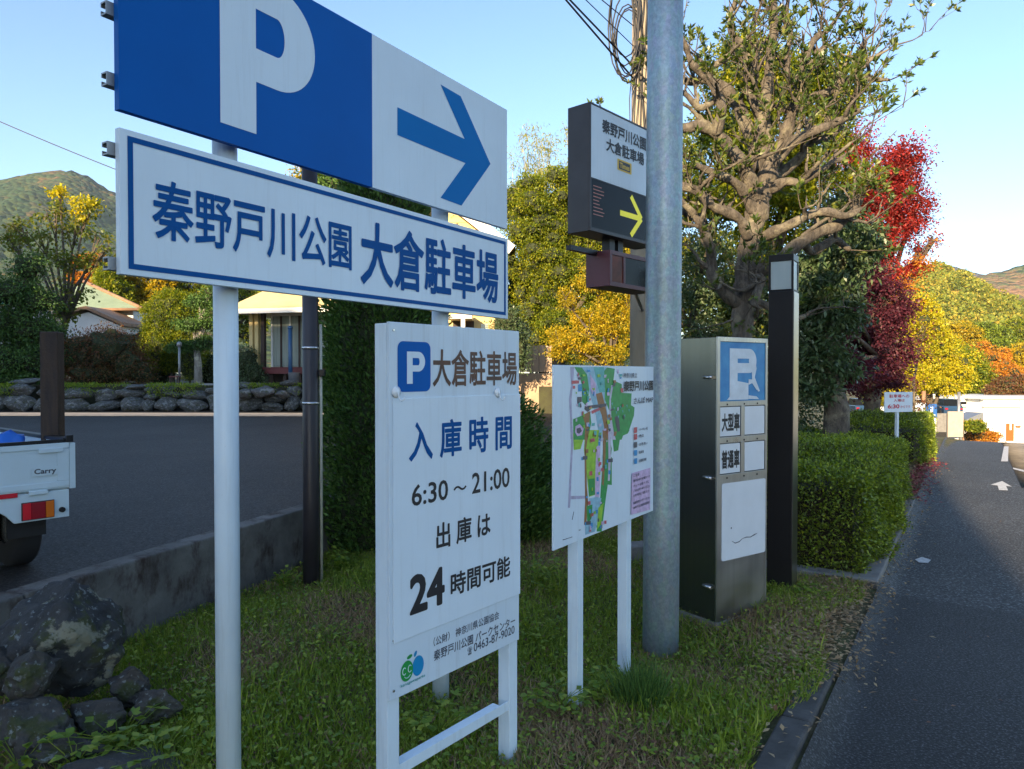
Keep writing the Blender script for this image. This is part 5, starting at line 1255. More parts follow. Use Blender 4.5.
for sg, e_ in ((1,g[2]),(-1,g[4])):
    d = Vector((e_[0]-g[3][0], e_[1]-g[3][1])).normalized(); n = Vector((-d.y*sg, d.x*sg)); a = Vector(g[3]); b_ = Vector(e_)+d*.25
    MB().poly([tuple(a+n*.02), tuple(b_+n*.02), tuple(b_+n*.20), tuple(a+n*.20+Vector((0,.03)))], -.45, 7.3).build('roof', M['roof_brown'], hb_)
    MB().poly([tuple(a-n*.16), tuple(b_-n*.16), tuple(b_+n*.19), tuple(a+n*.19)], -.52, -.455).build('bargeboard', M['trim_white'], hb_)
def fb_(name, px0, px1, py0, py1, y0, y1, mat):
    a, b = q(px0, py1, 24.5+y0), q(px1, py0, 24.5+y0); return MB().box(a[0], b[0], y0, y1, a[1], b[1]).build(name, mat, hb_)
fb_('canopy', 447,472,314.5,318.5,-.9,-.1,M['trim_white']); fb_('porch_post', 461,465,318.6,382,-.85,-.75,M['trim_white'])
fb_('door', 453,474,321,380,-.03,-.005,M['dark_wood']); fb_('window', 481,488,324,340,-.03,-.005,M['glass_pale']); fb_('downpipe', 495,497,318,380,-.08,-.01,M['dark_wood'])

hc = Vector((at(100,340,38).x, 38, 1.1)); h3 = empty('pale_roof_house', hc, 0, 'white house with a pale green hipped roof seen over the garden shrubs', 'house')
def q3(px, py, dy=0): p = at(px, py, 38+dy)-hc; return (p.x, dy, p.z)
MB().add([q3(84,282,3),q3(60,309,-.5),q3(143,309,-.5),q3(45,306,6),q3(140,306,7),q3(60,311,-.5),q3(143,311,-.5)], [(0,1,2),(0,3,1),(0,2,4),(0,4,3),(1,5,6,2)]).build('roof', M['roof_green'], h3)
MB().tube([q3(84,281.5,2.95),q3(142.5,308.5,-.45)], .10, 8).build('ridge_cap', M['roof_brown'], h3)
MB().tube([q3(60,309.5,-.55),q3(143,309.5,-.55)], .09, 6).build('eave_trim', M['roof_brown'], h3)
a, b = q3(66,345,0), q3(133,311,0); MB().box(a[0],b[0],0,5,a[2],b[2]).build('wall', M['wall_white'], h3)
a, b = q3(116,330,0), q3(119,311,0); MB().box(a[0],b[0],-.05,-.003,a[2],b[2]).box(b[0]+.003,q3(131,311)[0],-.05,-.003,q3(131,323.5)[2],q3(131,321.5)[2]).build('beam', M['roof_brown'], h3)
gg = [q3(62,345,-2.5),q3(121,345,-2.5),q3(121,326,-2.5),q3(88,312,-2.5),q3(62,320,-2.5)]
MB().poly([(p[0],p[2]) for p in gg], -2.5, -.01).build('porch_gable', M['wall_white'], h3)
for e0, e1 in ((q3(88,309.5,-2.6),q3(125,326,-2.6)),(q3(88,309.5,-2.6),q3(55,316,-2.6))):
    MB().poly([(e0[0],e0[2]),(e1[0],e1[2]),(e1[0],e1[2]+.16),(e0[0],e0[2]+.16)], -2.8, -.1).build('porch_roof', M['roof_brown'], h3)
hd_ = Vector((at(-20,340,34).x, 34, 1.1)); h4 = empty('edge_house', hd_, 0, 'house at the picture edge with bright green roof, mostly behind the garden pine', 'house')
def q4(px, py, dy=0): p = at(px, py, 34+dy)-hd_; return (p.x, dy, p.z)
M['roof_teal'] = simple('bright_green_roof', (.10,.36,.22), .5, var=.3, scale=3)
MB().add([q4(-60,270,3),q4(-5,282,3),q4(16,303,-.5),q4(-70,303,-.5),q4(16,305,-.5),q4(-70,305,-.5),q4(14,301,7),q4(-70,301,7)], [(0,3,2,1),(3,5,4,2),(1,2,6),(0,1,6,7)]).build('roof', M['roof_teal'], h4)
a, b = q4(-60,345), q4(10,306); MB().box(a[0],b[0],0,4,a[2],b[2]).build('wall', M['wall_white'], h4)
a, b = q4(-62,315,-1), q4(8,309,-1); MB().box(a[0],b[0],-1.2,-.2,a[2],b[2]).build('balcony_canopy', M['trim_white'], h4)

# pinkish board fence right of the hours board
fo = Vector((at(533,385,22.3).x, 22.3, 1.0)); fn = empty('board_fence', fo, 0, 'pinkish tan board fence catching the sun beside the yellow green tree', 'fence')
M['fence_tan'] = simple('tan_fence_boards', (.42,.30,.20), .8, var=.2, scale=4)
a0_, a1_ = at(500,385,22.3), at(552,345,22.3); nb_ = 8; w = (a1_.x-a0_.x)/nb_
k = MB()
for i in range(nb_): k.box(a0_.x-fo.x+i*w+.008, a0_.x-fo.x+(i+1)*w-.008, 0, .03, at(0,372,22.3).z-1.0, a1_.z-1.0-.02*(i%2))
k.build('panel', M['fence_tan'], fn)
MB().box(a0_.x-fo.x,a1_.x-fo.x,.031,.09,a1_.z-1.25,a1_.z-1.15).box(a0_.x-fo.x,a1_.x-fo.x,.031,.09,.45,.55).build('rail', M['dark_wood'], fn)
MB().box(a0_.x-fo.x-1,a1_.x-fo.x+4,-.12,.12,-1.0,at(0,373,22.3).z-1.005).build('base', M['fence_tan'], fn)
# garden odds and ends
bk_ = MB().lathe(0,0,[(.02,0),(.15,0),(.19,.42),(.20,.43),(.17,.43),(.15,.05)],20).build('bucket', simple('grey_bucket', (.22,.23,.26), .5, var=.15)); p = at(294,384,24.0); bk_.location = (p.x,24.0,1.19); tag(bk_, 'grey plastic bucket under the glazed doors of the yellow roofed house', 'bucket')
bpz = MB().tube([(0,0,0),(0,0,1.9)], .07, 12).lathe(0,0,[(.07,1.9),(.09,1.92),(.09,2.0),(.02,2.02)],12).build('blue_post', simple('dark_blue_post_paint', (.03,.10,.22), .4, var=.1)); p = at(290.5,380,24.1); bpz.location = (p.x,24.1,1.18); tag(bpz, 'dark blue post standing before the glazed doors', 'post')
glp = MB().tube([(0,0,0),(0,0,1.35)], .04, 10).lathe(0,0,[(.05,1.35),(.09,1.38),(.08,1.5),(.02,1.54)],12).build('garden_lamp', M['galv']); p = at(179.5,378,25.5); glp.location = (p.x,25.5,1.19); tag(glp, 'thin grey garden lamp under the cloud pruned pine', 'lamp')
stl = empty('garden_stool', (at(175,378,25.2).x,25.2,1.19), 0, 'small reddish stool at the foot of the garden lamp', 'stool'); MB().box(-.16,.16,-.12,.12,.26,.30).build('seat', M['maroon'], stl)
for sx in (-1,1):
    for sy in (-1,1): MB().box(sx*.13-.02,sx*.13+.02,sy*.09-.02,sy*.09+.02,0,.259).build('leg', M['dark_wood'], stl)

# ================================================================ SMALL WHITE SIGN and things beyond the hedges
LS = Plane(at(884,400,9.9).x, 9.9, R(16)); ls = empty('low_white_sign', (LS.o.x, LS.o.y, 0), LS.a, 'small low white sign with red lettering on a white post between the hedges', 'sign')
lx1 = LS.loc(912,400)[0]; lz1 = LS.loc(898,392)[1]; lz0 = LS.loc(898,412)[1]
lp_ = MB().box(0, lx1, -.012, .0, lz0, lz1).build('panel', M['white_panel'], ls, bevel=.002)
def lb_(a,b,y0,y1): return (LS.loc(a,400)[0], LS.loc(b,400)[0], LS.loc(898,y1)[1], LS.loc(898,y0)[1])
letter('駐車場への', lb_(888.5,908.5,394.3,397.8), -.0135, M['red_ink'], lp_, .02); letter('入場は', lb_(893,904,398.8,401.8), -.0135, M['red_ink'], lp_, .02)
letter('6:30', lb_(887,898.8,404.2,408.4), -.0135, M['red_ink'], lp_, .04); letter('からです', lb_(899.8,909.5,405.4,408.2), -.0135, M['red_ink'], lp_, .01)
MB().box(lx1/2-.018, lx1/2+.018, .001, .037, -.2, lz1-.03).build('post', M['white_post'], ls)
MB().box(lx1/2-.05, lx1/2+.05, .04, .12, -.1, .22).build('footing', M['galv'], ls)

def board(name, px0, px1, py0, py1, Y, label, cat, mat, legs=True, dep=.05, group=None):
    a, b = at(px0,py1,Y), at(px1,py0,Y); g0_ = gz1((a.x+b.x)/2, Y); r_ = empty(name, ((a.x+b.x)/2, Y, g0_), 0, label, cat, group); w = (b.x-a.x)/2
    pn = MB().box(-w, w, 0, dep, a.z-g0_, b.z-g0_).build('panel', mat, r_)
    if legs:
        for sx in (-1,1): MB().box(sx*w*.85-.03, sx*w*.85+.03, dep+.001, dep+.06, -.1, b.z-g0_-.05).build('leg', M['galv'], r_)
    return r_, pn, w, a.z-g0_, b.z-g0_
M['notice_blue'] = simple('notice_blue', (.02,.10,.33), .5, var=.15)
r_, pn, w, z0, z1 = board('blue_notice', 926.4, 937, 404, 417, 29, 'small dark blue notice with a white figure above the pasted posters', 'notice', M['notice_blue'])
MB().add([(-.05,-.004,z0+.2),(.05,-.004,z0+.2),(.05,-.004,z0+.42),(-.05,-.004,z0+.42)],[(0,1,2,3)]).build('symbol', M['white_panel'], pn)
letter('P', (-.03,.03,z0+.24,z0+.38), -.006, M['notice_blue'], pn, .05); MB().add([(-w*.7,-.004,z0+.06),(w*.7,-.004,z0+.06),(w*.7,-.004,z0+.10),(-w*.7,-.004,z0+.10)],[(0,1,2,3)]).build('symbol', M['white_panel'], pn)
r_, pn, w, z0, z1 = board('poster_board', 920, 936.5, 417.5, 432, 27.5, 'poster board with blue and pink striped sheet beside a yellow green one', 'notice', M['wall_cream'])
for i, (c0, c1, mt_, f0, f1) in enumerate(((-.9,-.62,'notice_blue',.1,.85),(-.58,-.4,'map_pink',.1,.85),(-.36,-.1,'notice_blue',.05,.8),(.0,.92,'white_panel',.5,.95),(.05,.85,'map_lime',.05,.44))):
    MB().box(c0*w, c1*w, -.006, -.0005, z0+(z1-z0)*f0, z0+(z1-z0)*f1).build('poster', M[mt_], pn)
board('site_board', 914, 925.5, 403, 416, 31, 'plain pale blue white board left of the dark blue notice', 'notice', simple('pale_blue_board', (.50,.58,.66), .5, var=.1))
board('notice_stand', 948, 963.5, 411.5, 437, 24, 'tall plain beige board stand on short legs in the sunlight', 'notice', simple('beige_board', (.42,.35,.28), .7, var=.15))
board('concrete_block_wall', 937, 948.5, 413.5, 432, 33, 'low grey concrete wall section behind the beige board stand', 'wall', M['concrete'], legs=False, dep=.3)
rk = rock_mesh('white_rock', .16, .14, .12, 91, 3); o = link('white_rock', rk, M['wall_white']); p = at(955,438.5,24.3); o.location = (p.x,24.3,p.z); tag(o, 'rounded white rock between the legs of the beige board stand', 'rock')
for (px, py0, py1, Y, mt_, r, lab) in ((958.5,392,441,30,'galv',.06,'grey metal post rising above the beige board stand'),(923.5,391,420,34,'roof_brown',.09,'brown timber post above the pale blue white board')):
    p = at(px,py1,Y); g0_ = gz1(p.x,Y); o = MB().tube([(0,0,-.1),(0,0,at(px,py0,Y).z-g0_)], r, 10).build('post', M[mt_]); o.location = (p.x,Y,g0_); tag(o, lab, 'post')
# parked cars beyond, on a raised car park
cp0 = at(905,416,64); cpz = at(930,417,64).z
tag(MB().prism([(at(880,400,62).x,62),(at(949,400,62).x,62),(at(953,400,76).x,76),(at(860,400,76).x,76)], cpz-6, cpz).build('upper_car_park', M['lot']), kind='structure')
def car(px, Y, ang, col, label, z):
    x = (px-512)/FOC*Y; c_ = empty('parked_car', (x,Y,z), ang, label, 'car', 'cars parked beyond the hedges')
    body = MB(); pr = [(-2.1,.28),(2.1,.28),(2.15,.75),(1.25,.92),(-2.0,1.0),(-2.12,.7)]; body.poly(pr, -.8, .8); body.build('body', col, c_, bevel=.05)
    cb_ = MB(); lo_, hi_ = [(-1.9,1.0),(1.15,.93)], [(-1.6,1.55),(.45,1.55)]
    v = [(-1.95,-.76,.99),(1.2,-.76,.93),(1.2,.76,.93),(-1.95,.76,.99),(-1.6,-.62,1.56),(.4,-.62,1.56),(.4,.62,1.56),(-1.6,.62,1.56)]
    cb_.add(v, [(4,5,6,7),(0,1,5,4),(1,2,6,5),(2,3,7,6),(3,0,4,7)]); cb_.build('window', M['glass_dark'], c_)
    MB().box(-1.58,.38,-.6,.6,1.562,1.60).build('roof', col, c_, bevel=.015)
    for sx in (-1.3,1.35):
        for sy in (-.78,.78): MB().tube([(sx,sy-.1,.31),(sx,sy+.1,.31)], .31, 16).build('wheel', M['rubber'], c_)
    for sy in (-.6,.6): MB().box(-2.16,-2.10,sy-.12,sy+.12,.66,.82).build('tail_lamp', M['lens_red'], c_)
    return c_
cw_ = simple('white_car_paint', (.62,.64,.66), .25, var=.04); cbk_ = simple('dark_blue_car_paint', (.02,.05,.10), .2, var=.05); crd = simple('red_car_paint', (.4,.03,.03), .25, var=.05)
car(944, 66, R(80), cbk_, 'dark blue parked car between the blue notice and the white building', cpz)
car(912, 66, R(95), cw_, 'white parked car seen under the small white sign', cpz)
car(893, 68, R(100), crd, 'red parked car behind the post of the small white sign', cpz)
car(876, 65, R(85), cw_, 'pale parked car between the tree trunks, left of the small white sign', cpz)
car(858, 67, R(80), cbk_, 'dark parked car nearest the stout tree trunk', cpz)

# white building
wbY = 79.0; wb0 = Vector((at(983,441,wbY).x, wbY, at(983,441,wbY).z)); wb = empty('white_building', wb0, 0, 'white flat roofed building with an orange red door in full sun', 'building')
def qb(px, py, dy=0): p = at(px, py, wbY+dy)-wb0; return p.x, p.z
def bb_(name, px0, px1, py0, py1, y0, y1, mat, par=wb):
    a, b = qb(px0, py1, y0), qb(px1, py0, y0); return MB().box(a[0], b[0], y0, y1, a[1], b[1]).build(name, mat, par)
M['bright_wall'] = simple('white_rendered_wall', (.80,.79,.76), .8, var=.05, scale=1)
bb_('wall', 983, 1090, 399.5, 446, 0, 9, M['bright_wall']); bb_('roof', 981, 1092, 396.5, 399.3, -.4, 9.4, M['trim_white']); bb_('ledge', 984, 1020, 406.5, 407.6, -.3, -.003, M['wall_cream'])
wg = bb_('wing', 951, 982.6, 400, 430, 3, 11, M['bright_wall']); bb_('wing_roof', 949, 982.5, 396.5, 399.8, 2.7, 11.3, M['trim_white'])
bb_('window', 960, 970, 401.6, 404.4, 2.95, 2.995, M['glass_dark']); 
wf_ = bb_('window', 977, 981.5, 405, 411, 2.9, 2.995, M['glass_dark']); bb_('window_frame', 975.8, 982.5, 403.3, 404.8, 2.88, 2.99, M['trim_white'])
M['sign_green'] = simple('green_wall_lettering', (.10,.35,.18), .6, var=.2); bb_('wall_lettering', 961, 967.5, 406.3, 408, 2.95, 2.995, M['sign_green'])
M['door_orange'] = simple('orange_red_door', (.62,.10,.02), .5, var=.08)
d_ = bb_('door', 1006, 1014, 423.5, 441, -.06, -.004, M['door_orange']); bb_('door_notice', 1009.8, 1011.6, 424, 430, -.09, -.061, M['bright_wall'], d_)
bb_('vent_hood', 1017, 1021, 426, 427.3, -.3, -.005, M['door_orange'])
for px in (1019.5,): bb_('downpipe', px, px+.8, 400, 441, -.12, -.005, M['wall_cream'])
p = at(974,421,72); gzz = gz1(p.x,72); sh = empty('garden_shelter', (p.x,72,gzz), 0, 'small open shelter with red edged gable roof left of the white building', 'shelter')
hw = 9.5*72/FOC; zt_ = at(974,421,72).z-gzz; zp = at(983,413,72).z-gzz
MB().poly([(-hw,zt_-.1),(hw,zt_-.1),(hw,zp),(hw*.8,zp),(-hw,zt_+.05)], 0, 2.5).build('roof', M['galv'], sh); MB().poly([(-hw-.1,zt_-.15),(hw*.8,zt_-.15),(hw*.8,zt_+.15),(-hw-.1,zt_-.0)], -.08, -.005).build('fascia', simple('red_fascia', (.45,.07,.05), .6), sh)
for sx in (-.9,.9): MB().box(sx*hw-.08,sx*hw+.08,.3,.46,0,zt_-.16).build('post', M['roof_brown'], sh)
ptree('low_hedge', 973, 70, 'lime green hedge under the small shelter', 'hedge', [(973,426,9,4)], 'lime', 2500, .25, .15, gzv=gxy(973,70), cr=.2, seed=90, core=.9)
ptree('low_hedge', 985, 73, 'orange brown clipped hedge before the white building', 'hedge', [(977,436,11,6),(988,436,9,5)], 'orange', 4500, .22, .14, gzv=gxy(985,73), cr=.2, seed=91, core=.9)

# ================================================================ HILLS
def hill(name, prof, Y0, Y1, zb, mat, rough=1.0, nx=170, ny=50, seed=0, lump=.0):
    pxs = np.array([p[0] for p in prof], float); pys = np.array([p[1] for p in prof], float)
    v = []; c, s = math.cos(PITCH), math.sin(PITCH)
    for j in range(ny+8):
        t = j/ny
        for i in range(nx+1):
            px = pxs[0]+(pxs[-1]-pxs[0])*i/nx; py = np.interp(px, pxs, pys); top = at(px, py, Y1)
            Y = Y0+(Y1-Y0)*t; x = (px-512)/FOC*(Y if False else Y1*(.75+.25*min(t,1.2)))
            if t <= 1: z = zb+(top.z-zb)*(t**1.1)
            else: z = top.z-(t-1)*(top.z-zb)*1.6
            q_ = Vector((x/ (Y1*.05)+seed, Y/(Y1*.05), seed)); z += noise.fractal(q_, 1, 2.1, 5)*rough*(top.z-zb)*.07*(1 if t < 1 else 1)*min(1,t*3)*(1-.75*min(t,1)**3)
            r2 = Vector((x/(Y1*.010), Y/(Y1*.010), seed)); z += noise.noise(r2)*lump
            v.append((x, Y, z))
    n = nx+1; f = [(j*n+i, j*n+i+1, (j+1)*n+i+1, (j+1)*n+i) for j in range(ny+7) for i in range(nx)]
    o = MB().add(v, f, True).build(name, mat); tag(o, kind='structure'); return o, v
def forest(name, cols, sc_, spot=None, bstr=1.0):
    m, nt, b, _ = mat_base(name); b.inputs['Roughness'].default_value = .95; b.inputs['Specular IOR Level'].default_value = .1
    tc = nt.nodes.new('ShaderNodeTexCoord'); vo = node(nt, 'ShaderNodeTexVoronoi', Scale=sc_); nt.links.new(tc.outputs['Object'], vo.inputs['Vector'])
    sep = nt.nodes.new('ShaderNodeSeparateColor'); nt.links.new(vo.outputs['Color'], sep.inputs[0])
    big = noise_tex(nt, sc_*.06, 5, .6); ad = node(nt, 'ShaderNodeMath', operation='MULTIPLY_ADD'); nt.links.new(big, ad.inputs[0]); ad.inputs[1].default_value = 1.5; ad.inputs[2].default_value = -.45
    a2 = node(nt, 'ShaderNodeMath', operation='MULTIPLY_ADD'); nt.links.new(sep.outputs[0], a2.inputs[0]); a2.inputs[1].default_value = .45; nt.links.new(ad.outputs[0], a2.inputs[2])
    r = ramp(nt, a2.outputs[0], [(i/(len(cols)-1), c) for i, c in enumerate(cols)])
    fi = ramp(nt, noise_tex(nt, sc_*3, 4, .7), [(.3,(.65,)*3),(.7,(1.3,)*3)])
    nt.links.new(mix(nt, r.outputs[0], fi.outputs[0], 1.0, 'MULTIPLY'), b.inputs['Base Color'])
    iv = node(nt, 'ShaderNodeMath', operation='SUBTRACT'); iv.inputs[0].default_value = 1; nt.links.new(vo.outputs['Distance'], iv.inputs[1])
    n = node(nt, 'ShaderNodeBump', Strength=bstr, Distance=4.0/sc_*.1); nt.links.new(iv.outputs[0], n.inputs['Height']); nt.links.new(n.outputs[0], b.inputs['Normal'])
    return m
hill('mountain', [(-260,240),(-120,205),(-40,186),(0,180),(30,174),(75,171),(90,176),(104,184),(118,193),(160,216),(230,243),(320,262),(430,276),(560,300),(640,330)], 380, 1100, 3, forest('mountain_forest', [(.020,.045,.028),(.030,.06,.030),(.05,.07,.03),(.15,.08,.04)], .12), 1.0, seed=2, lump=3.5)
hill('far_hill', [(860,300),(900,290),(940,284),(965,281),(985,273),(1005,270),(1030,262),(1100,238),(1200,230)], 600, 1050, -8, forest('reddish_hill_forest', [(.045,.09,.045),(.08,.11,.05),(.18,.13,.07),(.24,.13,.08)], .10), 1.0, 90, 30, seed=7, lump=3)
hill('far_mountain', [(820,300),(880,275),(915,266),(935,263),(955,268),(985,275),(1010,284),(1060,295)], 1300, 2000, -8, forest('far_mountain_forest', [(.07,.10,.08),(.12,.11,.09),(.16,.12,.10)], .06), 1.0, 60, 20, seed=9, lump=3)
hz_, hv = hill('hill', [(820,300),(860,284),(890,273),(912,268),(932,267),(950,270),(970,281),(990,296),(1010,312),(1040,325),(1100,340),(1180,350)], 190, 400, -8, forest('near_hill_forest', [(.09,.13,.03),(.19,.21,.035),(.34,.28,.05),(.44,.22,.05)], .22), .6, 90, 34, seed=4, lump=2.2)
# wooded cover of the near hill: leafy crowns beyond counting
hva = np.array(hv); nh = 91; sel = []
for _ in range(2600):
    i = RNG.integers(0, 89); j = RNG.integers(0, 34); a = hva[j*nh+i]; b_ = hva[(j+1)*nh+i+1]; t = RNG.random(3); c = a+(b_-a)*t[0]; c[0] = a[0]+(hva[j*nh+i+1][0]-a[0])*t[1]; sel.append(c)
sel = np.array(sel); sz = RNG.uniform(1.8,4.2,len(sel)); per = 60
d = rvec(len(sel)*per); d[:,2] = np.abs(d[:,2])*1.1-.15; Pp = np.repeat(sel,per,0)+d*np.repeat(sz,per)[:,None]*RNG.uniform(.75,1.05,(len(d),1))
fm = foliage('hill_wood_leaves', [(.07,.11,.02),(.19,.23,.03),(.38,.32,.04),(.54,.25,.04)], .3, .7, .05)
nt = fm.node_tree
wd = leaves('hillside_wood', Pp, fm, None, 1.5, 1.1, d*.6, .1); tag(wd, 'yellow green and orange wood covering the near hill', 'wood', kind='stuff')

# ================================================================ GROUND COVER on the verge
def verge_pts(n, y0=2.3, y1=9.5):
    out = []
    while sum(len(o) for o in out) < n:
        m = n*3; Y = y0+(y1-y0)*RNG.random(m)**1.25; X = RNG.uniform(-4.2, 4.8, m)
        dk = (X-K0.x)*KN.x+(Y-K0.y)*KN.y; dw = (X-W0.x)*WN.x+(Y-W0.y)*WN.y; t = (X-K0.x)*KE.x+(Y-K0.y)*KE.y
        dc = np.hypot(X-4.0,Y-13.6)
        ok = (dk > .10+.07*np.sin(X*7)) & ((dw > .19)|(Y>8.6)) & ~((t>2.9)&(dk<1.5)) & (np.abs(X/Y) < .78)
        nz = np.sin(X*1.9+.7)*np.cos(Y*1.6+X)+.6*np.sin(X*4.1-Y*3.3)
        ok &= RNG.random(m) < .62+.38*np.clip(nz+.5,0,1)
        out.append(np.stack([X[ok],Y[ok]],1))
    P = np.concatenate(out)[:n]; return np.column_stack([P, gz(P[:,0],P[:,1])])
def blades(name, P, mat, h, w, label, tilt=.45):
    n = len(P); D = rvec(n)*tilt; D[:,2] = 1; hh = h*RNG.uniform(.4,1.25,n); 
    return tag(link(name, leaf_mesh(name, P, D, rvec(n), hh, w*RNG.uniform(.6,1.3,n), .25), mat), label, kind='stuff')
Pg = verge_pts(220000); nz = np.sin(Pg[:,0]*2.3+1)*np.cos(Pg[:,1]*2.1)+.5*np.sin(Pg[:,0]*5+Pg[:,1]*4); dry = nz+RNG.normal(size=len(Pg))*.45 > .40
blades('grass', Pg[~dry], F['grass'], .072, .0052, 'uneven green grass growing over the verge', .75)
blades('dry_grass', Pg[dry], F['dry'], .07, .006, 'patches of dry brown grass among the green', 1.1)
Pt = verge_pts(9000); k_ = (np.sin(Pt[:,0]*3.3+2)*np.cos(Pt[:,1]*2.9) > .35); 
blades('tall_grass', Pt[k_], F['grass'], .14, .006, 'taller tufts of grass on the verge', .35)
# clover and small broad weeds
Pc = verge_pts(30000); Pc[:,2] += RNG.uniform(.015,.07,len(Pc)); nc = len(Pc); Dc = rvec(nc); Dc[:,2] = np.abs(Dc[:,2])*.4; Nc = rvec(nc)*.5; Nc[:,2] = 1
tag(link('clover', leaf_mesh('clover', Pc, Dc, Nc, RNG.uniform(.012,.034,nc), RNG.uniform(.010,.025,nc)), F['weed']), 'small clover and weed leaves between the grass', kind='stuff')
Pl = verge_pts(11000); Pl[:,2] += .012+.03*RNG.random(len(Pl)); nl = len(Pl); Dl = rvec(nl); Dl[:,2] *= .2; Nl = rvec(nl)*.4; Nl[:,2] = 1
tag(link('fallen_leaves', leaf_mesh('fallen_leaves', Pl, Dl, Nl, RNG.uniform(.015,.045,nl), RNG.uniform(.008,.026,nl)), F['litter']), 'brown fallen leaves scattered over the verge', kind='stuff')
# litter collected along the kerb, and on the road edge
t = RNG.uniform(-1.5, 12, 9000); t[:4500] = RNG.uniform(.8,3.0,4500); dn = -np.abs(RNG.normal(size=9000))*.15+.20+.25*RNG.random(9000)*(t<3); X = K0.x+KE.x*t+KN.x*dn; Y = K0.y+KE.y*t+KN.y*dn
Pk = np.column_stack([X,Y,gz(X,Y)+.030+RNG.random(9000)*.015]); Dl = rvec(9000); Dl[:,2] *= .25; Nl = rvec(9000)*.5; Nl[:,2] = 1
kk = (t > 1.0)|(RNG.random(9000) < .25)
tag(link('kerb_litter', leaf_mesh('kerb_litter', Pk[kk], Dl[kk], Nl[kk], RNG.uniform(.015,.05,kk.sum()), RNG.uniform(.006,.024,kk.sum())), F['dry']), 'leaf litter and twigs gathered along the road edge', kind='stuff')
t = RNG.uniform(7.0, 12, 1500); dn = .12-np.abs(RNG.normal(size=1500))*.12; X = K0.x+KE.x*t+KN.x*dn; Y = K0.y+KE.y*t+KN.y*dn
Pk = np.column_stack([X,Y,gz(X,Y)+.035]); Dl = rvec(1500); Dl[:,2] *= .2; Nl = rvec(1500)*.3; Nl[:,2] = 1
tag(link('red_leaves', leaf_mesh('red_leaves', Pk, Dl, Nl, RNG.uniform(.03,.06,1500), RNG.uniform(.02,.05,1500)), F['fallred']), 'fallen crimson maple leaves along the hedge foot', kind='stuff')
X = RNG.uniform(1.2,5.5,260); Y = RNG.uniform(2.6,10,260); ok = ((X-K0.x)*KN.x+(Y-K0.y)*KN.y) < -.2; X, Y = X[ok], Y[ok]; n_ = len(X)
Dl = rvec(n_); Dl[:,2] *= .1; Nl = rvec(n_)*.2; Nl[:,2] = 1
tag(link('scattered_leaves', leaf_mesh('scattered_leaves', np.column_stack([X,Y,gz(X,Y)+.024]), Dl, Nl, RNG.uniform(.012,.03,n_), RNG.uniform(.006,.018,n_)), F['litter']), 'few dead leaves lying on the road', kind='stuff')
# mound grass behind the hedge
n_ = 26000; X = RNG.uniform(2.0,9.0,n_); Y = RNG.uniform(9,19,n_); ok = ((X-K0.x)*KN.x+(Y-K0.y)*KN.y) > 1.5; X, Y = X[ok], Y[ok]
blades('mound_grass', np.column_stack([X,Y,gz(X,Y)]), F['grass'], .12, .02, 'mown grass on the rise behind the hedges', .8)

# leafy weeds: each plant a thing
def weed(px, py, hgt, nl_, L, label, fol='weed', cat='weed', name='leafy_weed', group='leafy weeds on the verge', Y=None, spread=.16, tall=False, z=None):
    p = onz(px, py, 0.0) if Y is None else at(px, py, Y); zz = gz1(p.x,p.y) if z is None else z; t = empty(name, (p.x,p.y,zz), 0, label, cat, group)
    rn = random.Random(int(px*7+py)); mb = MB(); P, D = [], []
    for i in range(nl_):
        a = rn.uniform(0,6.28); r = rn.random()**.6*spread; h = hgt*rn.uniform(.4,1); tip = (r*math.cos(a), r*math.sin(a), h)
        mb.tube([(0,0,-.02),(tip[0]*.4,tip[1]*.4,h*.6),tip], [.0025,.002,.0012], 5, False)
        for k_ in range(7 if tall else 3):
            b_ = a+rn.uniform(-1.4,1.4); f_ = rn.uniform(.3,1) if tall else 1
            P.append((tip[0]*f_, tip[1]*f_, h*f_)); D.append((math.cos(b_), math.sin(b_), rn.uniform(-.35,.35) if not tall else rn.uniform(0,.8)))
    mb.build('stems', F['weed'], t); P = np.array(P); D = unit(np.array(D)); n = len(P); N = rvec(n)*.35; N[:,2] = 1
    link('leaves', leaf_mesh('leaves', P, D, N, L*RNG.uniform(.6,1.1,n), L*.75*RNG.uniform(.6,1,n), .12), F[fol], t)
weed(118,745,.16,26,.055,'lush broad leaved weed spreading below the boulder pile',spread=.22)
weed(160,762,.14,22,.05,'broad leaved weed at the bottom edge, right of the boulder pile',spread=.2)
weed(75,768,.15,18,.05,'broad leaved weed at the bottom edge under the flat dark boulder',spread=.16)
weed(215,700,.10,18,.035,'small weed just left of the nearest white sign post')
weed(20,768,.17,16,.05,'weed in the bottom left corner of the picture')
weed(438,735,.15,26,.045,'yellow green weed behind the crossbar of the hours board',spread=.16)
weed(560,705,.17,34,.05,'yellow green bushy weed at the left leg of the map board',spread=.17)
weed(600,690,.15,20,.045,'weed between the two legs of the map board',spread=.12)
weed(690,640,.10,16,.04,'weed between the steel pole and the cabinet')
weed(330,640,.10,20,.04,'low weed left of the hours board legs',spread=.2)
weed(540,640,.12,20,.04,'weed right of the hours board, near the conifer bush')
weed(272,690,.09,18,.035,'low weed between the tall sign post and the hours board')
weed(45,600,.20,9,.05,'upright young plant growing at the wall behind the largest boulder',Y=3.9,tall=True)
weed(285,575,.22,14,.05,'leafy plant against the retaining wall left of the dark pole',tall=True,spread=.12)
weed(345,560,.22,16,.05,'leafy plant at the foot of the tall dark conifer',tall=True,spread=.15)
weed(535,590,.30,26,.045,'tall leafy plant at the foot of the conifer bush',tall=True,spread=.25)
weed(560,600,.28,22,.045,'tall leafy plant left of the map board leg',tall=True,spread=.22)
weed(815,600,.10,14,.045,'weed on the footing kerb in front of the near hedge',spread=.12)
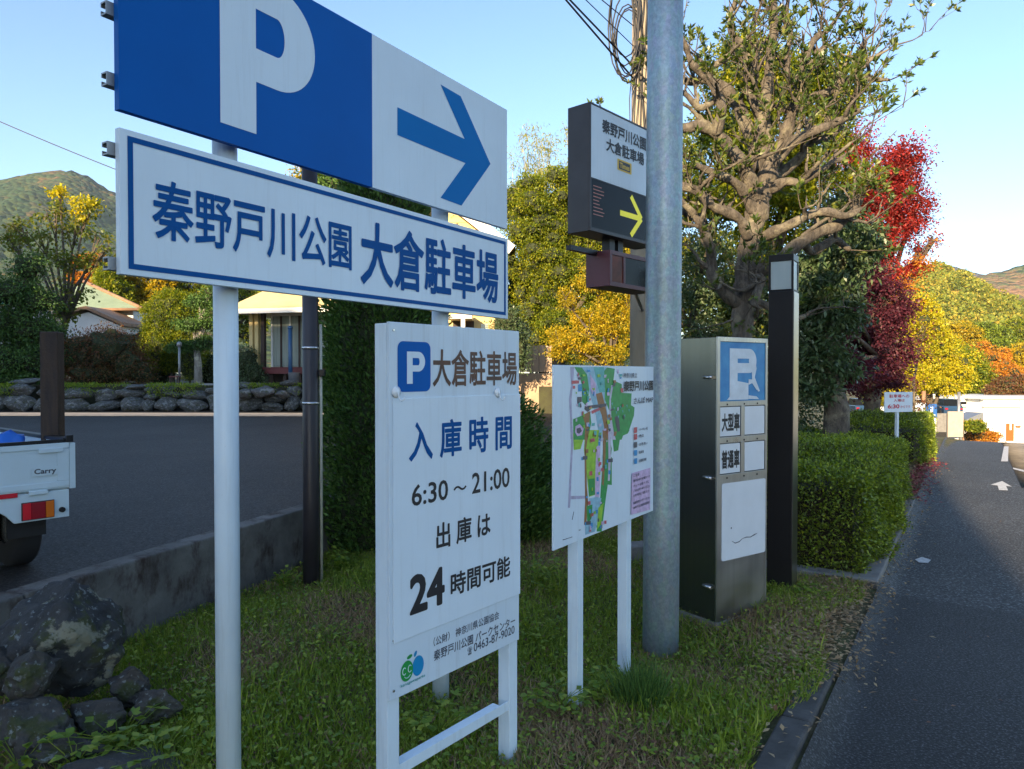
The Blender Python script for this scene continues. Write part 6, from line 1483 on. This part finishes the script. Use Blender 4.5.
weed(640,712,.01,1,.01,'tuft of dark fine grass in front of the steel pole',name='grass_tuft',cat='grass tuft',group=None) if False else None
p = onz(641,700,0); tf = empty('grass_tuft', (p.x,p.y,gz1(p.x,p.y)), 0, 'upright tuft of dark fine grass in front of the steel pole', 'grass tuft'); n = 700
Pq = RNG.normal(size=(n,3))*np.array([.045,.045,0]); Dq = Pq*5; Dq[:,2] = 1; link('blades', leaf_mesh('blades', Pq, Dq, rvec(n), RNG.uniform(.10,.24,n), np.full(n,.0045), .2), F['conif'], tf)

# ================================================================ blocker added unseen behind the camera, outline shaped for the shade
hl_ = empty('shade_blocker', (0,0,0), 0, 'added unseen hall behind the viewer shading the verge', 'building')
def slab(pts, z0a, z0b, z1a, z1b, name, mat):
    (xa,ya),(xb,yb) = pts; d = Vector((xb-xa,yb-ya)).normalized(); n = Vector((d.y,-d.x))*.5
    v = [(xa,ya,z0a),(xb,yb,z0b),(xb+n.x,yb+n.y,z0b),(xa+n.x,ya+n.y,z0a),(xa,ya,z1a),(xb,yb,z1b),(xb+n.x,yb+n.y,z1b),(xa+n.x,ya+n.y,z1a)]
    return MB().add(v, [(0,3,2,1),(4,5,6,7),(0,1,5,4),(1,2,6,5),(2,3,7,6),(3,0,4,7)]).build(name, mat, hl_)
HY = -22.8
SUN_D = Vector((.42,.907)).normalized(); SUN_E = 16.0; TE = math.tan(R(SUN_E))
def Hneed(xt, yt, zt):   # height the added hall needs at HY to put the shade line at (xt,yt,zt)
    k = (yt-HY)/SUN_D.y; return xt-SUN_D.x*k, zt+TE*k
M['blocker'] = simple('brown_blocker', (.12,.10,.08), .8)
segs = [(-75,23.5,-40.6,23.3),(-40.6,23.3,-39.2,18.8),(-39.2,18.8,-29,18.6),(-29,18.6,-24,15.6),(-24,15.6,-17.5,13.6),(-17.5,13.6,-9.3,13.2)]  # heights stepped to set the shade line on the trees and houses
for (xa, ha_, xb, hb2) in segs:  # wall and roof here name the lower and upper blocker pieces
    if xb <= -20: 
        slab(((xa,HY),(xb,HY)), -1, -1, 14.22, 14.22, 'wall', M['blocker'])
        slab(((xa,HY),(xb,HY)), 14.85, 14.85, max(ha_,15.1), max(hb2,15.1), 'roof', M['roof_brown'])  # gap under this piece left open to let a sunlit strip through
    else:
        slab(((xa,HY),(xb,HY)), -1, -1, ha_, hb2, 'wall', M['blocker'])
# ---------------------------------------------------------------- light, sky, air, camera
w = bpy.data.worlds.new('World'); SC.world = w; w.use_nodes = True; nt = w.node_tree; nt.nodes.clear()
sky = nt.nodes.new('ShaderNodeTexSky'); sky.sky_type = 'NISHITA'; sky.sun_disc = False
sky.sun_elevation = R(SUN_E); az = math.atan2(-SUN_D.x, -SUN_D.y); sky.sun_rotation = az
sky.altitude = 300; sky.air_density = 1.0; sky.dust_density = .5; sky.ozone_density = 2.6
bg = nt.nodes.new('ShaderNodeBackground'); bg.inputs['Strength'].default_value = .11
wo = nt.nodes.new('ShaderNodeOutputWorld'); nt.links.new(sky.outputs[0], bg.inputs['Color']); nt.links.new(bg.outputs[0], wo.inputs[0])
L = bpy.data.lights.new('sun', 'SUN'); L.energy = 5.0; L.angle = R(.5); L.color = (1.0,.76,.47)
lo = bpy.data.objects.new('sun', L); COL.objects.link(lo)
dv = Vector((SUN_D.x*math.cos(R(SUN_E)), SUN_D.y*math.cos(R(SUN_E)), -math.sin(R(SUN_E))))
lo.rotation_euler = dv.to_track_quat('-Z','Y').to_euler(); lo.location = (-10,-20,30)
if HAZE:
    hm = bpy.data.materials.new('air'); hm.use_nodes = True; n = hm.node_tree; n.nodes.clear()
    pv = n.nodes.new('ShaderNodeVolumePrincipled'); pv.inputs['Color'].default_value = (.75,.85,1,1); pv.inputs['Density'].default_value = HAZE; pv.inputs['Anisotropy'].default_value = .2
    ou = n.nodes.new('ShaderNodeOutputMaterial'); n.links.new(pv.outputs[0], ou.inputs['Volume'])
    hzb = MB().box(-2160,2190,-2150,2390,-13,420).build('haze', hm); tag(hzb, kind='stuff')
cam = bpy.data.cameras.new('camera'); cam.sensor_width = 36; cam.lens = FOC/1024*36; cam.clip_end = 9000; cam.clip_start = .05
co = bpy.data.objects.new('camera', cam); COL.objects.link(co); co.location = (0,0,CAMZ); co.rotation_euler = (math.pi/2-PITCH,0,0)
SC.camera = co
vs = SC.view_settings; vs.view_transform = 'Standard'; vs.look = 'None'; vs.gamma = 1; vs.exposure = EXPO; vs.use_curve_mapping = False
SC.cycles.max_bounces = 6; SC.cycles.diffuse_bounces = 3; SC.cycles.glossy_bounces = 3; SC.cycles.transparent_max_bounces = 4; SC.cycles.volume_bounces = 0
SC.cycles.use_denoising = True; SC.cycles.use_adaptive_sampling = True
SC.cycles.caustics_reflective = False; SC.cycles.caustics_refractive = False
